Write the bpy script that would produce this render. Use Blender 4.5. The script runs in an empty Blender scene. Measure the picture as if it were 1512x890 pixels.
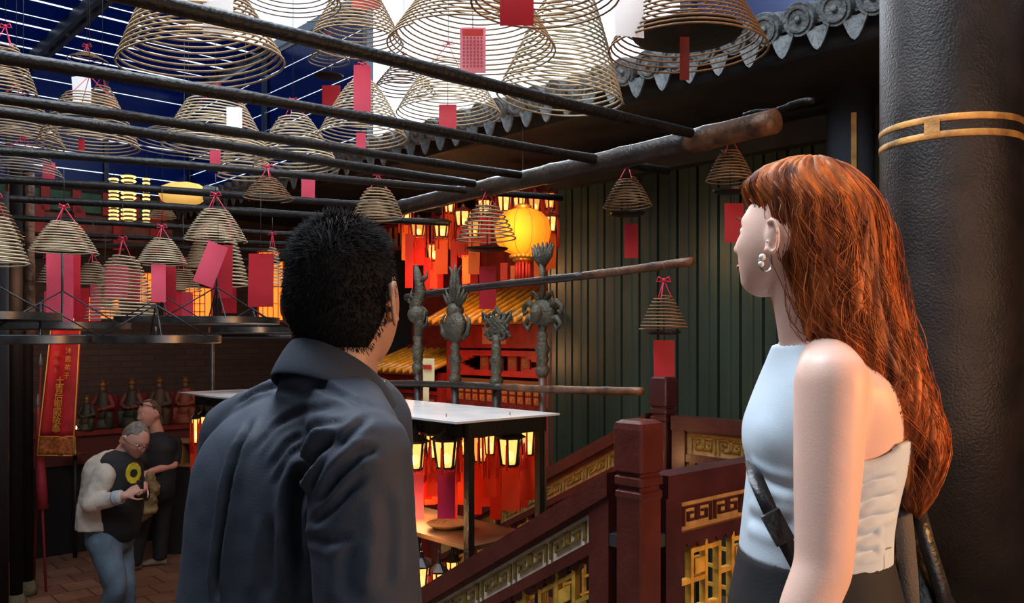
import bpy, math, random
from mathutils import Vector, Matrix, noise
random.seed(11)
PI = math.pi
F = 1250.0                      # focal length in pixels of a 1512 wide frame
CAMZ = 1.4
FLOOR = -0.9                    # lower hall floor; the platform is z = 0
U = Vector((.7355, .6775, 0)); V = Vector((-.6775, .7355, 0)); Z = Vector((0, 0, 1))
O = Vector((0.37, 7.5, 0))      # corner of the room frame
col = bpy.context.scene.collection

def P(px, py, Y): return Vector(((px-756)/F*Y, Y, CAMZ-(py-500)/F*Y))
def R(u, v, z): return O + U*u + V*v + Z*z

# ------------------------------------------------------------ materials
MATS = {}
def mat(name, c, rough=.6, metal=0, var=0, vscale=8, bump=0, bscale=40, emit=0, ecol=None, spec=.5, trans=0, stretch=None, c2=None, coat=0, sss=0):
    if name in MATS: return MATS[name]
    m = bpy.data.materials.new(name); m.use_nodes = True
    nt = m.node_tree; N = nt.nodes; L = nt.links
    b = N['Principled BSDF']
    b.inputs['Base Color'].default_value = (*c, 1)
    b.inputs['Roughness'].default_value = rough
    b.inputs['Metallic'].default_value = metal
    b.inputs['Specular IOR Level'].default_value = spec
    if coat: b.inputs['Coat Weight'].default_value = coat; b.inputs['Coat Roughness'].default_value = .15
    if sss:
        b.inputs['Subsurface Weight'].default_value = sss; b.inputs['Subsurface Radius'].default_value = (.9,.3,.15); b.inputs['Subsurface Scale'].default_value = .01
    tc = N.new('ShaderNodeTexCoord'); src = tc.outputs['Object']
    if stretch:
        mp = N.new('ShaderNodeMapping'); mp.inputs['Scale'].default_value = stretch
        L.new(src, mp.inputs[0]); src = mp.outputs[0]
    if var or c2:
        t = N.new('ShaderNodeTexNoise'); t.inputs['Scale'].default_value = vscale; t.inputs['Detail'].default_value = 6
        L.new(src, t.inputs['Vector'])
        r = N.new('ShaderNodeValToRGB'); L.new(t.outputs[0], r.inputs[0])
        r.color_ramp.elements[0].position = .35; r.color_ramp.elements[1].position = .65
        lo = [max(0, x*(1-var)) for x in c]; hi = [min(1, x*(1+var)) for x in (c2 or c)]
        r.color_ramp.elements[0].color = (*lo, 1); r.color_ramp.elements[1].color = (*hi, 1)
        L.new(r.outputs[0], b.inputs['Base Color'])
    if bump:
        t = N.new('ShaderNodeTexNoise'); t.inputs['Scale'].default_value = bscale; t.inputs['Detail'].default_value = 5
        L.new(src, t.inputs['Vector'])
        bp = N.new('ShaderNodeBump'); bp.inputs['Strength'].default_value = bump; bp.inputs['Distance'].default_value = .02
        L.new(t.outputs[0], bp.inputs['Height']); L.new(bp.outputs[0], b.inputs['Normal'])
    if emit:
        b.inputs['Emission Color'].default_value = (*(ecol or c), 1); b.inputs['Emission Strength'].default_value = emit
    if trans:
        tr = N.new('ShaderNodeBsdfTranslucent'); tr.inputs[0].default_value = (*[min(1, x*1.2) for x in c], 1)
        mx = N.new('ShaderNodeMixShader'); mx.inputs[0].default_value = trans
        L.new(b.outputs[0], mx.inputs[1]); L.new(tr.outputs[0], mx.inputs[2]); L.new(mx.outputs[0], N['Material Output'].inputs[0])
    MATS[name] = m
    return m

def glassmat(name, tint, gl=.05):
    m = bpy.data.materials.new(name); m.use_nodes = True; nt = m.node_tree; N = nt.nodes; L = nt.links
    N.remove(N['Principled BSDF'])
    a = N.new('ShaderNodeBsdfTransparent'); a.inputs[0].default_value = (*tint, 1)
    g = N.new('ShaderNodeBsdfGlossy'); g.inputs['Roughness'].default_value = .25; g.inputs[0].default_value = (.5,.6,.8,1)
    mx = N.new('ShaderNodeMixShader'); mx.inputs[0].default_value = gl
    L.new(a.outputs[0], mx.inputs[1]); L.new(g.outputs[0], mx.inputs[2]); L.new(mx.outputs[0], N['Material Output'].inputs[0])
    MATS[name] = m; return m

# incense: bands along the coil are geometry, the burn-dust tone is the material
TAN   = mat('incense_tan', (.36,.25,.14), .8, var=.25, vscale=6, bump=.3, bscale=120)
BROWN = mat('incense_brown', (.20,.105,.045), .8, var=.3, vscale=8, bump=.3, bscale=120)
PALE  = mat('incense_pale', (.5,.40,.26), .8, var=.25, vscale=6, bump=.3, bscale=120)
GREYC = mat('incense_grey', (.22,.17,.13), .85, var=.3, vscale=6)
WIRE  = mat('wire', (.03,.028,.025), .5, metal=.6)
REDP  = mat('red_paper', (.50,.015,.03), .6, var=.15, vscale=5, trans=.35)
PINKP = mat('pink_paper', (.72,.10,.17), .6, var=.15, vscale=5, trans=.4)
LPINK = mat('light_pink_paper', (.85,.40,.45), .6, var=.1, vscale=5, trans=.5)
WHTP  = mat('white_paper', (.9,.9,.9), .6, trans=.7)
GOLDT = mat('gold_trim', (.75,.45,.10), .4, metal=.3)
KNOT  = mat('red_string', (.55,.02,.06), .7)
POLE  = mat('sooty_pole', (.006,.0052,.005), .48, spec=.28, var=.5, vscale=14, bump=.3, bscale=60)
BAMB  = mat('bamboo', (.020,.013,.010), .45, var=.5, vscale=9, bump=.3, bscale=50)
BAMBL = mat('bamboo_light', (.11,.045,.018), .45, var=.7, vscale=14, bump=.3, bscale=50)
PEWT  = mat('pewter', (.095,.085,.06), .55, metal=.45, var=.3, vscale=25, bump=.5, bscale=90)
IRON  = mat('dark_iron', (.02,.02,.022), .45, metal=.5, bump=.2, bscale=60)
TRAYM = mat('tray_metal', (.10,.10,.10), .32, metal=.85, var=.4, vscale=12)
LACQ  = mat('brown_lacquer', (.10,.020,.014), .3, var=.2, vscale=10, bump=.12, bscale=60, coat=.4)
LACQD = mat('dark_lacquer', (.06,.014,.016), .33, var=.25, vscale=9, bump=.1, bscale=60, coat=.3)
CREAM = mat('cream_board', (.85,.76,.56), .6, var=.12, vscale=30)
OCHRE = mat('ochre_board', (.42,.24,.08), .6, var=.2, vscale=30)
GILT  = mat('gilt_fret', (.30,.18,.035), .45, metal=.3, var=.3, vscale=40, bump=.3, bscale=120)
GILTY = mat('yellow_fret', (.62,.34,.05), .5, var=.3, vscale=20)
REDW  = mat('red_wood', (.42,.02,.012), .45, var=.2, vscale=10)
REDD  = mat('deep_red_wood', (.16,.012,.008), .5, var=.25, vscale=10)
YTILE = mat('yellow_glazed_tile', (.75,.36,.03), .3, var=.2, vscale=14, coat=.5)
PLAST = mat('paper_notice', (.8,.62,.32), .7)
BLACK = mat('black_wood', (.012,.010,.009), .6)
GTILE = mat('grey_roof_tile', (.11,.12,.12), .5, var=.35, vscale=18, bump=.6, bscale=45)
def glowmat(name, ecol, e, clear):
    m = bpy.data.materials.new(name); m.use_nodes = True; nt = m.node_tree; N = nt.nodes; L = nt.links; N.remove(N['Principled BSDF'])
    em = N.new('ShaderNodeEmission'); em.inputs[0].default_value = (*ecol, 1); em.inputs[1].default_value = e
    tr = N.new('ShaderNodeBsdfTransparent'); tr.inputs[0].default_value = (1,.85,.6,1); mx = N.new('ShaderNodeMixShader'); mx.inputs[0].default_value = clear
    L.new(em.outputs[0], mx.inputs[1]); L.new(tr.outputs[0], mx.inputs[2]); L.new(mx.outputs[0], N['Material Output'].inputs[0]); MATS[name] = m; return m
GLOW  = glowmat('lantern_glass', (1,.50,.13), 1.9, .35)
GLOWD = glowmat('lantern_glass_dim', (1,.36,.07), 1.2, .3)
GLOWO = mat('lantern_silk', (.95,.36,.035), .7, emit=.35, ecol=(1,.34,.03), trans=.85)
BULB  = mat('lantern_bulb', (1,.8,.5), .5, emit=16, ecol=(1,.66,.28))
TASS  = mat('red_tassel', (.70,.035,.01), .7, trans=.35)

def col_mat(name, c, **k): return mat(name, c, **k)

# ------------------------------------------------------------ mesh builder
class M:
    def __init__(s): s.v = []; s.f = []; s.sm = True
    def add(s, vs, fs):
        b = len(s.v); s.v += [Vector(x) for x in vs]; s.f += [[i+b for i in f] for f in fs]; return s
    def box(s, c, ax, hs):      # centre, three axes, half sizes
        c = Vector(c); vs = []
        for i in (-1,1):
            for j in (-1,1):
                for k in (-1,1): vs.append(c+ax[0]*hs[0]*i+ax[1]*hs[1]*j+ax[2]*hs[2]*k)
        return s.add(vs, [(0,1,3,2),(4,6,7,5),(0,4,5,1),(2,3,7,6),(0,2,6,4),(1,5,7,3)])
    def bar(s, a, b, w, h, up=Z):
        a = Vector(a); b = Vector(b); d = (b-a); l = d.length
        if l < 1e-6: return s
        d /= l; side = d.cross(up)
        if side.length < 1e-3: side = d.cross(Vector((1,0,0)))
        side.normalize(); n = side.cross(d).normalized()
        return s.box((a+b)/2, (d, side, n), (l/2, w/2, h/2))
    def vbar(s, a, b, th, up, w, h):   # sheared bar: ends cut vertical; 'up' height h, thickness dir th
        a = Vector(a); b = Vector(b); vs = []
        for p in (a, b):
            for i in (-1, 1):
                for j in (-1, 1): vs.append(p+th*w/2*i+up*h/2*j)
        return s.add(vs, [(0,1,3,2),(4,6,7,5),(0,4,5,1),(2,3,7,6),(0,2,6,4),(1,5,7,3)])
    def loft(s, rings, cap=True):
        n = len(rings[0]); b = len(s.v)
        for r in rings: s.v += [Vector(x) for x in r]
        for k in range(len(rings)-1):
            for i in range(n):
                j = (i+1) % n
                s.f.append([b+k*n+i, b+k*n+j, b+(k+1)*n+j, b+(k+1)*n+i])
        if cap:
            s.f.append([b+i for i in range(n)][::-1]); e = b+(len(rings)-1)*n
            s.f.append([e+i for i in range(n)])
        return s
    def tube(s, pts, r, n=8, cap=True, closed=False):
        pts = [Vector(p) for p in pts]; m = len(pts)
        if not hasattr(r, '__len__'): r = [r]*m
        rings = []; prev = None
        for i in range(m):
            if closed: d = pts[(i+1) % m]-pts[i-1]
            else: d = pts[min(i+1, m-1)]-pts[max(i-1, 0)]
            if d.length < 1e-9: d = Vector((0,0,1))
            d.normalize()
            if prev is None:
                a = Z if abs(d.z) < .9 else Vector((1,0,0))
                x = d.cross(a).normalized()
            else:
                x = prev - d*prev.dot(d)
                x = x.normalized() if x.length > 1e-6 else d.cross(Z).normalized()
            prev = x; y = d.cross(x)
            rings.append([pts[i]+(x*math.cos(2*PI*k/n)+y*math.sin(2*PI*k/n))*r[i] for k in range(n)])
        if closed: rings.append(rings[0]); return s.loft(rings, False)
        return s.loft(rings, cap)
    def lathe(s, c, prof, n=24, axis=Z, cap=True):
        c = Vector(c); axis = Vector(axis).normalized()
        x = axis.cross(Vector((0,1,0)) if abs(axis.y) < .9 else Vector((1,0,0))).normalized(); y = axis.cross(x)
        return s.loft([[c+axis*h+(x*math.cos(2*PI*k/n)+y*math.sin(2*PI*k/n))*r for k in range(n)] for r, h in prof], cap)
    def sphere(s, c, r, n=16, m=10, mx=None):
        if not hasattr(r, '__len__'): r = (r, r, r)
        c = Vector(c); rings = []
        for i in range(m+1):
            t = PI*(i+.02)/(m+.04); z = -math.cos(t); q = math.sin(t)
            ring = []
            for k in range(n):
                p = Vector((r[0]*q*math.cos(2*PI*k/n), r[1]*q*math.sin(2*PI*k/n), r[2]*z))
                ring.append(c+(mx @ p if mx else p))
            rings.append(ring)
        return s.loft(rings)
    def seg(s, p0, p1, r0, r1, n=16, sq=None, ax=None, flat=False):
        """tapered limb with rounded ends; sq=(k0,k1) squash along axis ax"""
        p0 = Vector(p0); p1 = Vector(p1); d = p1-p0; L = d.length; d.normalize()
        if ax is not None: x = (ax-d*ax.dot(d)).normalized()
        else:
            a = Z if abs(d.z) < .9 else Vector((1,0,0)); x = d.cross(a).normalized()
        y = d.cross(x); k0, k1 = sq or (1, 1); rings = []
        steps = [(-1,.15),(-.85,.53),(-.5,.87),(0,1)] if not flat else [(0,1)]
        for h, q in steps: rings.append((p0+d*h*r0*.9, r0*q, k0))
        for t in (.25,.5,.75): rings.append((p0+d*L*t, r0+(r1-r0)*t, k0+(k1-k0)*t))
        for h, q in ([(0,1),(.5,.87),(.85,.53),(1,.15)] if not flat else [(0,1)]): rings.append((p1+d*h*r1*.9, r1*q, k1))
        return s.loft([[c+(x*math.cos(2*PI*k/n)*rr*kk+y*math.sin(2*PI*k/n)*rr) for k in range(n)] for c, rr, kk in rings])
    def sheet(s, fn, nu, nv, th=.0015):
        """closed thin slab from fn(a,b)->(point, normal)"""
        top = []; bot = []
        for i in range(nu+1):
            for j in range(nv+1):
                p, nn = fn(i/nu, j/nv); top.append(p+nn*th/2); bot.append(p-nn*th/2)
        n1 = len(top); fs = []; W = nv+1
        for i in range(nu):
            for j in range(nv):
                a = i*W+j; fs.append((a, a+1, a+W+1, a+W)); fs.append((n1+a, n1+a+W, n1+a+W+1, n1+a+1))
        for i in range(nu):
            a = i*W; fs.append((a, a+W, n1+a+W, n1+a)); a = i*W+nv; fs.append((a, n1+a, n1+a+W, a+W))
        for j in range(nv):
            fs.append((j, n1+j, n1+j+1, j+1)); a = nu*W+j; fs.append((a, a+1, n1+a+1, n1+a))
        return s.add(top+bot, fs)
    def xf(s, mx): s.v = [mx @ p for p in s.v]; return s
    def mesh(s, name, smooth=False):
        me = bpy.data.meshes.new(name); me.from_pydata([tuple(p) for p in s.v], [], s.f); me.update()
        if smooth:
            me.polygons.foreach_set('use_smooth', [True]*len(me.polygons))
            if smooth == 'auto':
                me.set_sharp_from_angle(angle=math.radians(40))
        return me

def tag(o, label=None, cat=None, group=None, kind=None):
    if label: o['label'] = label
    if cat: o['category'] = cat
    if group: o['group'] = group
    if kind: o['kind'] = kind
    return o
def thing(name, loc, label, cat, group=None):
    o = bpy.data.objects.new(name, None); col.objects.link(o); o.location = loc; o.empty_display_size = .05
    return tag(o, label, cat, group)
def rootloc(o):
    l = Vector((0,0,0))
    while o is not None: l += o.location; o = o.parent
    return l
def obj(name, m, material, parent=None, smooth='auto', label=None, world=True):
    """m in world coordinates unless world=False"""
    if parent is not None and world:
        l = rootloc(parent); m.v = [p-l for p in m.v]
    o = bpy.data.objects.new(name, m.mesh(name, smooth)); col.objects.link(o)
    if parent is not None: o.parent = parent
    o.data.materials.append(material)
    if label: o['label'] = label
    return o
def solo(name, m, material, label, cat, group=None, smooth='auto'):
    c = sum(m.v, Vector())/len(m.v); c.z = min(p.z for p in m.v)
    m.v = [p-c for p in m.v]
    o = obj(name, m, material, None, smooth); o.location = c
    return tag(o, label, cat, group)
def struct(name, m, material, smooth=False):
    return tag(obj(name, m, material, None, smooth), kind='structure')
def copy_tree(o, parent=None):
    c = o.copy(); col.objects.link(c); c.parent = parent
    for ch in o.children: copy_tree(ch, c)
    return c
def remesh(o, voxel, smooth=6, fac=.5):
    md = o.modifiers.new('r', 'REMESH'); md.mode = 'VOXEL'; md.voxel_size = voxel; md.use_smooth_shade = True
    if smooth:
        s = o.modifiers.new('s', 'SMOOTH'); s.factor = fac; s.iterations = smooth
    bpy.context.view_layer.update()
    dg = bpy.context.evaluated_depsgraph_get()
    me = bpy.data.meshes.new_from_object(o.evaluated_get(dg)); old = o.data
    mats = [m for m in old.materials]
    o.modifiers.clear(); o.data = me
    me.materials.clear()
    for m_ in mats: me.materials.append(m_)
    me.polygons.foreach_set('use_smooth', [True]*len(me.polygons))
    return o
def text_mesh(s, size, mx, material, parent, name='inscription', extrude=.001, bold=.0):
    cu = bpy.data.curves.new(name, 'FONT'); cu.body = s; cu.size = size; cu.extrude = extrude; cu.align_x = 'CENTER'; cu.align_y = 'CENTER'
    cu.offset = bold; cu.resolution_u = 2
    t = bpy.data.objects.new(name, cu); col.objects.link(t)
    bpy.context.view_layer.update(); dg = bpy.context.evaluated_depsgraph_get()
    me = bpy.data.meshes.new_from_object(t.evaluated_get(dg)); bpy.data.objects.remove(t)
    o = bpy.data.objects.new(name, me); col.objects.link(o)
    l = rootloc(parent); me.transform(Matrix.Translation(-l) @ mx); o.parent = parent
    me.materials.clear(); me.materials.append(material)
    return o
def frame_mx(p, x, y):
    x = Vector(x).normalized(); y = Vector(y); y = (y-x*y.dot(x)).normalized(); z = x.cross(y)
    m = Matrix((x, y, z)).transposed().to_4x4(); m.translation = p; return m

#@@ROOM
# ------------------------------------------------------------ room shell
AX = (U, V, Z)
def slab(u0, u1, v0, v1, z0, z1):
    return M().box(R((u0+u1)/2, (v0+v1)/2, (z0+z1)/2), AX, (abs(u1-u0)/2, abs(v1-v0)/2, abs(z1-z0)/2))

def tile_mat():
    m = bpy.data.materials.new('floor_tile'); m.use_nodes = True; nt = m.node_tree; N = nt.nodes; L = nt.links; b = N['Principled BSDF']
    tc = N.new('ShaderNodeTexCoord'); mp = N.new('ShaderNodeMapping'); mp.inputs['Rotation'].default_value = (0,0,-math.atan2(U.y,U.x))
    br = N.new('ShaderNodeTexBrick'); br.offset = .5; br.inputs['Scale'].default_value = 1; br.inputs['Brick Width'].default_value = .3; br.inputs['Row Height'].default_value = .3
    br.inputs['Mortar Size'].default_value = .006; br.inputs['Color1'].default_value = (.27,.125,.075,1); br.inputs['Color2'].default_value = (.36,.18,.11,1); br.inputs['Mortar'].default_value = (.06,.035,.025,1)
    no = N.new('ShaderNodeTexNoise'); no.inputs['Scale'].default_value = 3; no.inputs['Detail'].default_value = 6
    mx = N.new('ShaderNodeMixRGB'); mx.blend_type = 'MULTIPLY'; mx.inputs[0].default_value = .6
    L.new(tc.outputs['Object'], mp.inputs[0]); L.new(mp.outputs[0], br.inputs['Vector']); L.new(tc.outputs['Object'], no.inputs['Vector'])
    L.new(br.outputs[0], mx.inputs[1]); L.new(no.outputs[0], mx.inputs[2]); L.new(mx.outputs[0], b.inputs['Base Color'])
    b.inputs['Roughness'].default_value = .42
    return m
def brick_mat():
    m = bpy.data.materials.new('dark_brick'); m.use_nodes = True; nt = m.node_tree; N = nt.nodes; L = nt.links; b = N['Principled BSDF']
    tc = N.new('ShaderNodeTexCoord'); sp = N.new('ShaderNodeSeparateXYZ'); cb = N.new('ShaderNodeCombineXYZ')
    mp = N.new('ShaderNodeMapping'); mp.inputs['Rotation'].default_value = (0,0,-math.atan2(U.y,U.x))
    br = N.new('ShaderNodeTexBrick'); br.inputs['Scale'].default_value = 1; br.inputs['Brick Width'].default_value = .26; br.inputs['Row Height'].default_value = .075
    br.inputs['Mortar Size'].default_value = .008; br.inputs['Color1'].default_value = (.05,.026,.018,1); br.inputs['Color2'].default_value = (.07,.036,.024,1); br.inputs['Mortar'].default_value = (.035,.02,.015,1)
    L.new(tc.outputs['Object'], mp.inputs[0]); L.new(mp.outputs[0], sp.inputs[0]); L.new(sp.outputs[0], cb.inputs[0]); L.new(sp.outputs[2], cb.inputs[1]); L.new(cb.outputs[0], br.inputs['Vector'])
    L.new(br.outputs[0], b.inputs['Base Color']); b.inputs['Roughness'].default_value = .7
    return m
TILE = tile_mat(); BRICK = brick_mat()
DWALL = mat('dark_plaster', (.025,.024,.026), .8, var=.3, vscale=3)
DWOOD = mat('dark_ceiling_wood', (.02,.022,.028), .6, var=.3, vscale=4)
PLATF = mat('platform_stone', (.10,.085,.07), .7, var=.25, vscale=5)
GREENW = mat('green_sheet_metal', (.030,.050,.036), .34, metal=.15, var=.35, vscale=2.2, bump=.15, bscale=6, stretch=(1,1,.25))
BLUEB = mat('blue_steel', (.05,.08,.13), .45, metal=.3)

struct('floor', slab(-7.2, 1.2, -3.77, 6.2, FLOOR-.1, FLOOR), TILE)
# upper platform, landing and steps
pf = slab(-7.2, .2, -8.5, -3.77, FLOOR-.1, 0); struct('floor_platform', pf, PLATF)
struct('floor_landing', slab(-1.93, .1, -3.76, -2.72, FLOOR, 0), PLATF)
def steps(u0, u1, v0, n=6):
    m = M()
    for i in range(1, n): m.v and None; b = slab(u0, u1, v0+(i-1)*.3, v0+i*.3, FLOOR, -i*.15); m.add(b.v, b.f)
    return m
struct('trim_steps_front', steps(-6.2, -3.56, -3.765), PLATF)
struct('trim_steps_rear', steps(-1.93, -.1, -2.715), PLATF)
struct('wall_back', slab(-7.2, 1.1, 5.6, 5.75, FLOOR, 3.2), BRICK)
struct('wall_left', slab(-7.35, -7.2, -8.5, 6, FLOOR, 4.7), DWALL)
struct('wall_right', slab(.06, .2, -8.5, -.03, FLOOR, 3.02), DWALL)
struct('wall_niche', slab(.98, 1.1, -.15, 5.75, FLOOR, 3.02), DWALL)
struct('wall_niche_side', slab(.2, .98, -.15, -.03, FLOOR, 3.02), DWALL)
mf = slab(-7.2, -6.2, -8.65, -8.5, 0, 4.7)
for b in (slab(-3.2, .2, -8.65, -8.5, 0, 4.7), slab(-6.2, -3.2, -8.65, -8.5, 2.9, 4.7)): mf.add(b.v, b.f)
struct('wall_front', mf, DWALL)
# corrugated green sheet wall
cm = M(); prof = []
v = -5.6
while v < 0.02:
    prof += [(v, 0), (v+.006, -.035), (v+.018, -.035), (v+.024, 0), (v+.085, 0), (v+.092, .010), (v+.112, .010), (v+.119, 0)]
    v += .185
rings = [[R(.0-d, vv, zz) for (vv, d) in prof] for zz in (FLOOR+.01, .2, 1.4, 2.72)]
n = len(prof); b0 = 0
for r_ in rings: cm.v += r_
for k in range(3):
    for i in range(n-1): cm.f.append([k*n+i, k*n+i+1, (k+1)*n+i+1, (k+1)*n+i])
struct('wall_sheet_metal', cm, GREENW)
struct('trim_1', slab(-.12, .05, -8, -.02, 2.70, 2.86), DWOOD)
# soffit and dark side ceiling
sf = M(); sf.add([R(-1.02,-8.4,3.02),R(-1.02,5.6,3.02),R(1.1,5.6,2.94),R(1.1,-8.4,2.94),R(-1.02,-8.4,3.10),R(-1.02,5.6,3.10),R(1.1,5.6,3.10),R(1.1,-8.4,3.10)],
    [(0,1,2,3),(4,7,6,5),(0,4,5,1),(1,5,6,2),(2,6,7,3),(3,7,4,0)])
struct('ceiling_side', sf, DWOOD)
struct('trim_2', slab(-1.04, -.98, -8.4, 5.6, 2.94, 3.10), DWOOD)
# skylight roof: tinted panes with open slits between them
HAZEG = glassmat('haze_blue_glass', (.011,.046,.155))  # tint carries the blue of daylight seen through smoke haze
SMOKG = glassmat('smoked_glass', (.16,.18,.30))
struct('ceiling', slab(-7.2, .2, -8.5, -4.3, 4.6, 4.7), DWOOD)
pm = M(); v = -1.2; k = 0  # no panes before this; unseen roof gap lets added daylight in
while v < 5.6:
    w = .46 if k % 2 else .30
    a = slab(-7.2, -1.05 if v > 2.9 else -1.95, v+(.055 if k % 2 else .034), min(v+w, 5.6), 4.60, 4.604); pm.add(a.v, a.f); v += w; k += 1
struct('window_1', pm, HAZEG)
bm_ = M()
for u_ in (-5.9, -4.6, -2.91, -2.82):
    a = slab(u_-.022, u_+.022, -4.3, 5.6, 4.46, 4.585); bm_.add(a.v, a.f)
for v_ in (-1.2,):
    a = slab(-7.2, -1.05, v_-.05, v_+.02, 4.45, 4.6); bm_.add(a.v, a.f)
struct('trim_3', bm_, BLUEB)
# upper part of the far wall, glazed in the same haze-blue tint
pm = M(); u_ = -7.2
for k in range(7):
    a = slab(-7.2, -1.0, 5.62, 5.635, 3.2+k*.2+.012, 3.2+(k+1)*.2); pm.add(a.v, a.f)
struct('window_2', pm, HAZEG)
bm_ = M()
for k in range(7):
    a = slab(-7.2+k*1.03, -7.2+k*1.03+.05, 5.58, 5.65, 3.2, 4.6); bm_.add(a.v, a.f)
struct('trim_4', bm_, BLUEB)
# clerestory over the tiled eave: open towards the far end, smoked glass nearer
struct('window_3', slab(-1.0, -.99, -4.3, -2.15, 3.25, 4.6), SMOKG)
pm = M()
for k in range(7):
    a = slab(-1.0, -.99, 1.45, 5.6, 3.1+k*.2+.012, 3.1+(k+1)*.2); pm.add(a.v, a.f)
struct('window_4', pm, HAZEG)
bm_ = M()
for v_ in (-4.2, -2.15, 1.45, 3.5): 
    a = slab(-1.03, -.96, v_-.04, v_+.04, 3.1, 4.6); bm_.add(a.v, a.f)
a = slab(-1.05, -.95, -4.3, 5.6, 4.52, 4.62); bm_.add(a.v, a.f)
struct('trim_5', bm_, BLUEB)
# lintel that screens the skylight from the sheet wall side
# tiled eave
er = thing('tiled_eave', R(-1.05, 0, 3.05), 'grey clay roof tiles with round carved ends along the skylight edge', 'roof eave')
ta = M(); tb = M(); tcx = M(); v = -4.6; k = 0
while v < 5.5:
    c = R(-1.2, v, 3.09); c2 = R(-.3, v, 3.42); d = (c2-c).normalized()
    ta.tube([c, c+d*.45, c2], .078, 12)
    tb.lathe(c-d*.012, [(0.0001,0),(.05,-.004),(.055,-.012),(.066,-.012),(.07,-.002),(.086,-.004),(.09,.006),(.09,.03)], 20, axis=d)
    tb.sphere(c-d*.014, (.02,.02,.02), 8, 6)
    q = R(-1.17, v+.1, 3.03); nn = (-U*.9+Z*.2).normalized()
    # drip tile: curved pointed apron between two round ends
    def fn(a, b, q=q):
        x = (a-.5)*.15; dep = .10*(1-(2*abs(a-.5))**1.6)+.03
        return q+V*x-Z*(b*dep-.05+.045*(1-(2*(a-.5))**2))-U*(.02*b), -U
    tcx.sheet(fn, 8, 4, .014)
    tcx.box(R(-.75, v+.1, 3.22), (d, V, d.cross(V)), (.45, .06, .008))
    v += .2; k += 1
obj('round_tile_rows', ta, GTILE, er, True); obj('tile_ends', tb, GTILE, er); obj('drip_tiles', tcx, GTILE, er)

# ------------------------------------------------------------ columns at the right
PILM = mat('soot_pillar', (.017,.012,.0105), .5, var=.55, vscale=5, bump=.3, bscale=110, spec=.4)
PGOLD = mat('pillar_gold', (.50,.25,.06), .5, var=.5, vscale=8, bump=.3, bscale=40)
STONE = mat('column_stone', (.10,.085,.045), .8, var=.3, vscale=12, bump=.4, bscale=30)
pc = P(1402, 500, 3.2); rp = .243
pr = thing('round_pillar', (pc.x, pc.y, 0), 'thick soot-dark round pillar with peeling gold bands, behind the woman', 'pillar')
m = M().lathe((pc.x,pc.y,0), [(rp,.43),(rp,1.2),(rp,2.2),(rp,3.0),(rp*.99,4.6)], 64); obj('shaft', m, PILM, pr, True)
m = M().lathe((pc.x,pc.y,0), [(rp*1.15,0),(rp*1.35,.06),(rp*1.42,.18),(rp*1.36,.32),(rp*1.2,.42),(rp*1.12,.45),(rp*1.0,.45)], 64); obj('stone_base', m, STONE, pr, True)
zb = CAMZ+(500-172)/F*2.98; 
m = M()
for dz in (0.0, -.058):
    m.lathe((pc.x,pc.y,zb+dz), [(rp+.0005,-.012),(rp+.003,-.010),(rp+.003,.010),(rp+.0005,.012)], 64, cap=False)
m2 = M()
for a0 in (3.9, 5.9, 2.0, .8):   # short links that tie the two bands together
    pts = []
    for k in range(7):
        a = a0+k*.035; pts.append((a, 0))
    rr = [[Vector((pc.x+(rp+q)*math.cos(a), pc.y+(rp+q)*math.sin(a), zb+zz)) for zz in (-.06,.004)] for q in (.0,.0035) for a, _ in pts]
    for i in range(7-1):
        A,B = rr[7+i], rr[7+i+1]; m.add([A[0],B[0],B[1],A[1]], [(0,1,2,3)])
obj('gold_band', m, PGOLD, pr, True)
# glossy black column with a gilt stripe
GLOSSB = mat('glossy_black_lacquer', (.06,.07,.085), .22, metal=.6, bump=.25, bscale=8, coat=.8)
cc = P(1256, 500, 5.0)
cr = thing('lacquer_column', (cc.x, cc.y, 0), 'glossy black round column standing left of the thick pillar', 'column')
obj('shaft', M().lathe((cc.x,cc.y,0), [(.13,.1),(.135,1.5),(.135,2.86)], 40), GLOSSB, cr, True)
obj('base', M().lathe((cc.x,cc.y,0), [(.17,.0),(.19,.05),(.17,.1),(.13,.11)], 40), STONE, cr, True)
a = math.atan2(-cc.y, -cc.x)+.12
obj('gilt_stripe', M().bar((cc.x+.139*math.cos(a),cc.y+.139*math.sin(a),.5),(cc.x+.139*math.cos(a),cc.y+.139*math.sin(a),2.7), .028,.012, up=Vector((math.cos(a),math.sin(a),0))), mat('gilt_stripe',(.30,.16,.03),.5,var=.4,vscale=12), cr)
# dark timber bay between the sheet wall and the pillar, and a door at the far right
struct('wall_timber_bay', slab(-.10, .05, -6.6, -3.35, 0, 2.8), BLACK)
dq = P(1530, 500, 3.7)
dr = thing('folding_screen_door', (dq.x,dq.y,0), 'dark panelled door leaf with a pale blue edge, cut off at the right of the frame', 'door')
sd = Vector((.93,-.36,0)).normalized(); sn = Vector((-.36,-.93,0)).normalized()
c = P(1507,500,3.7); 
obj('leaf', M().box((c.x+sd.x*.45,c.y+sd.y*.45,1.45), (sd,sn,Z), (.44,.02,1.45)), mat('door_black',(.015,.012,.012),.5), dr)
obj('edge_strip', M().box((c.x-.004,c.y,1.36), (sd,sn,Z), (.012,.03,1.36)), mat('pale_blue_paint',(.16,.24,.28),.5,var=.3,vscale=4), dr)
obj('brass_hinge', M().box((c.x,c.y,CAMZ-112/F*3.7), (sd,sn,Z), (.013,.034,.045)), mat('brass',(.5,.26,.06),.35,metal=.8), dr)
obj('red_panel', M().box((c.x+sd.x*.12,c.y+sd.y*.12-.02,CAMZ+440/F*3.7), (sd,sn,Z), (.09,.012,.1)), REDD, dr)

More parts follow.
